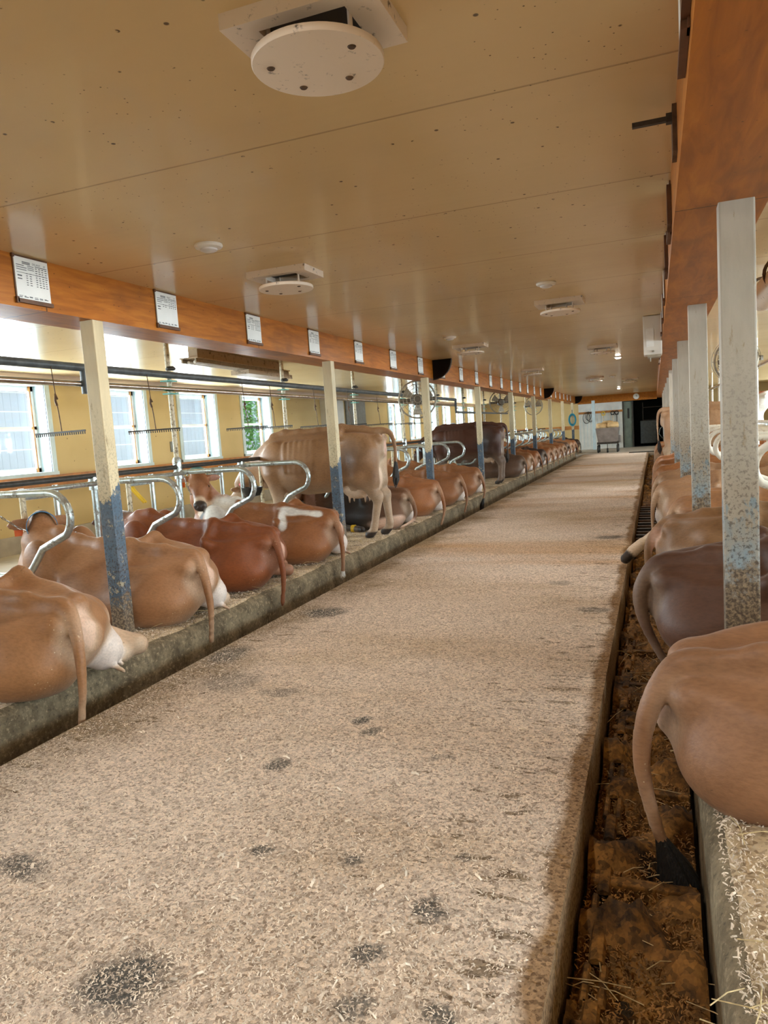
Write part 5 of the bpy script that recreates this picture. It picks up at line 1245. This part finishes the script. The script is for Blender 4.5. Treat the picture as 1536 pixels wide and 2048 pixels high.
# dim things in the back room
e = empty('storage_tank', (-.30, 36.2, 0)); tag(e, 'dark upright tank in the dim back room', 'tank'); m = MB(); m.bbox(-.35, .35, -.3, .3, .1, 1.15, .03); m.build('tank_body', M['vacuum'], e); m = MB(); m.box(.36, .40, -.34, .34, .05, 1.3); m.build('side_rail', M['cart'], e)
e = empty('steel_rack', (.45, 37.0, 0)); tag(e, 'steel shelf rack at the back of the dim room', 'rack')
for z in (.25, .75, 1.15, 1.75):
    m = MB(); m.box(-1.0, .9, -.2, .2, z, z+.03); m.build('shelf', M['cart'], e)
for x in (-1.0, .88):
    m = MB(); m.box(x, x+.03, -.2, .2, 0, 2.0); m.build('upright', M['cart'], e)
m = MB(); m.tube([(.30, 35.9, .30), (.16, 35.9, .5), (.20, 35.9, .72), (.32, 35.9, .85), (.34, 35.9, 1.08), (.26, 35.9, 1.16)], .024, 8); tag(m.build('bent_pipe', M['galv'], smooth=True), 'bent pale pipe in the dark doorway', 'pipe')
# grate plank bridging the gutter end
m = MB(); m.box(-.95, .10, 29.0, 29.25, 0.0, .03); o = m.build('steel_plank', M['darkmetal']); tag(o, 'flat dark plank lying across the far end of the right gutter', 'plank')
# ---------------------------------------------------------------- gutter cleaner, manure and straw
def heap(nm, x0, x1, base, amp, label, y1=29.5, seed=4, ys=0.035):
    r = np.random.default_rng(seed); xs = np.linspace(x0+.015, x1-.015, 13); yy = np.arange(-.5, y1, ys); V = np.zeros((len(yy), len(xs), 3))
    X, Y = np.meshgrid(xs, yy); Z = np.zeros_like(X)
    for k in range(16):
        fx, fy = r.uniform(3, 26), r.uniform(2, 24); Z += np.sin(X*fx+Y*fy*(1 if k % 2 else -1)+r.uniform(0, 6))/(2+.16*(fx+fy))
    Z = base+amp*Z+.012*r.normal(0, 1, Z.shape)
    V = np.stack([X, Y, Z], -1).reshape(-1, 3); n = len(xs); m = len(yy)
    I = (np.arange(m-1)[:, None]*n+np.arange(n-1)[None, :]).ravel(); F = np.stack([I, I+n, I+n+1, I+1], 1)
    o = bpy.data.objects.new(nm, np_mesh(nm, V, F, M['manure'])); link(o); return tag(o, label, 'manure', kind='stuff')
heap('manure', AX1, KR, GZ+.085, .075, 'wet brown manure and sawdust filling the right gutter'); heap('manure', KL, AX0, GZ+.05, .06, 'brown manure and sawdust in the left gutter', seed=9)
def cleaner(x0, x1, side, label, ys):
    e = empty('gutter_cleaner', (0, 0, 0)); tag(e, label, 'gutter cleaner')
    for y in ys:
        m = MB(); m.bbox(x0+.03, x1-.02, y-.022, y+.022, GZ+.045, GZ+.115, .006); m.build('paddle', M['manure'], e)
    xc = x0+.075 if side > 0 else x1-.075
    for k in range(34):
        y = ys[0]+.155*k; m = MB(); zc = GZ+.105
        if k % 2: m.tube([(xc-.022, y-.07, zc), (xc-.022, y+.07, zc), (xc+.022, y+.07, zc), (xc+.022, y-.07, zc), (xc-.022, y-.07, zc)], .012, 6)
        else: m.tube([(xc, y-.08, zc), (xc, y+.08, zc)], .022, 8)
        m.build('chain_link', M['manure'], e, True)
cleaner(AX1, KR, 1, 'chain and paddles of the right gutter cleaner', [1.05+.62*k for k in range(14)]); cleaner(KL, AX0, -1, 'chain and paddles of the left gutter cleaner', [2.2+.62*k for k in range(16)])
e = empty('gutter_grate', (0, 0, 0)); tag(e, 'black barred grate section in the right gutter beyond the stretched leg', 'grate')
for k in range(13):
    m = MB(); y = 9.0+k*.27; m.box(AX1+.01, KR-.01, y-.03, y+.03, GZ+.14, GZ+.175); m.build('bar', M['darkmetal'] if k % 2 else M['rust'], e)
def flakes(nm, n, rect, zf, smin, smax, mat, label, cat, curl=True, seed=1, dens=None, flat=0.35):
    r = np.random.default_rng(seed); x = r.uniform(rect[0], rect[1], n); u = r.uniform(0, 1, n); y = rect[2]+(rect[3]-rect[2])*(u**(dens or 1.0))
    z = zf(x, y) if callable(zf) else np.full(n, zf); L = r.uniform(smin, smax, n); wd = L*r.uniform(.14, .32, n); a = r.uniform(0, 2*PI, n); tl = r.normal(0, flat, n)
    d = np.stack([np.cos(a)*np.cos(tl), np.sin(a)*np.cos(tl), np.sin(tl)], 1); s = np.stack([-np.sin(a), np.cos(a), r.normal(0, .5, n)], 1); s /= np.linalg.norm(s, axis=1)[:, None]
    nn = np.cross(d, s); nn *= np.sign(nn[:, 2:3]+1e-6); c = np.stack([x, y, z+L*.10], 1); V = np.zeros((n, 6, 3)); bow = (L*r.uniform(.05, .30, n) if curl else L*.02)[:, None]
    for k, t in enumerate((-.5, 0, .5)):
        p = c+d*(L*t)[:, None]+nn*bow*(1 if k == 1 else 0); V[:, 2*k] = p-s*(wd*.5)[:, None]; V[:, 2*k+1] = p+s*(wd*.5)[:, None]
    I = np.arange(n)[:, None]*6; F = np.concatenate([I+np.array([[0, 1, 3, 2]]), I+np.array([[2, 3, 5, 4]])])
    o = bpy.data.objects.new(nm, np_mesh(nm, V.reshape(-1, 3), F, mat)); o.data.polygons.foreach_set('use_smooth', np.zeros(len(F), bool)); link(o); return tag(o, label, cat, kind='stuff')
flakes('wood_shavings', 90000, (AX0+.01, AX1-.06, .9, 5.5), 0.0, .005, .013, M['shaving'], 'loose pale wood shavings over the near aisle', 'wood shavings', seed=2, dens=1.5)
flakes('wood_shavings', 900, (AX0+.1, AX1-.1, .9, 6), 0.003, .015, .032, M['shaving'], 'larger curled shavings on the near aisle', 'wood shavings', seed=3, dens=1.4)
flakes('wood_shavings', 34000, (KR+.03, 1.0, .8, 5.0), BZ+.012, .005, .017, M['shaving'], 'wood shavings bedding the near right stalls', 'wood shavings', seed=5, dens=1.2)
flakes('wood_shavings', 26000, (-3.9, KL-.02, 2.0, 10.0), BZ+.010, .006, .018, M['shaving'], 'wood shavings bedding the left stalls', 'wood shavings', seed=6, dens=1.2)
flakes('wood_shavings', 14000, (AX1+.02, KR-.02, .8, 6.0), GZ+.10, .006, .020, M['brown_shaving'], 'soaked brown shavings in the right gutter', 'wood shavings', seed=7, dens=1.4)
def straws(nm, n, rects, label, seed):
    r = np.random.default_rng(seed); m = MB()
    for k in range(n):
        R_ = rects[r.integers(len(rects))]; x = r.uniform(R_[0], R_[1]); y = R_[2]+(R_[3]-R_[2])*r.uniform()**1.3; z = R_[4]+r.uniform(.004, .03); a = r.uniform(0, 2*PI); L = r.uniform(.05, .17); t = r.normal(0, .22); q = r.normal(0, .15)
        p = np.array([x, y, z]); d = np.array([math.cos(a), math.sin(a), 0]); d2 = np.array([math.cos(a+q), math.sin(a+q), 0])
        m.tube([p-d*L/2+np.array([0, 0, max(-.01, t*.03)]), p+np.array([0, 0, .008]), p+d2*L/2+np.array([0, 0, max(-.01, -t*.05)])], .0016, 4)
    tag(m.build(nm, M['straw']), label, 'straw', kind='stuff')
straws('straw', 260, [(KR-.02, .9, .9, 5.0, BZ+.015), (AX1+.02, KR, .9, 5.0, GZ+.09)], 'loose straw stalks on the right stalls and gutter', 1); straws('straw', 220, [(-3.6, KL-.01, 2.4, 8.5, BZ+.012), (KL, AX0, 2.4, 8, GZ+.08)], 'loose straw stalks on the left stalls and gutter', 2)
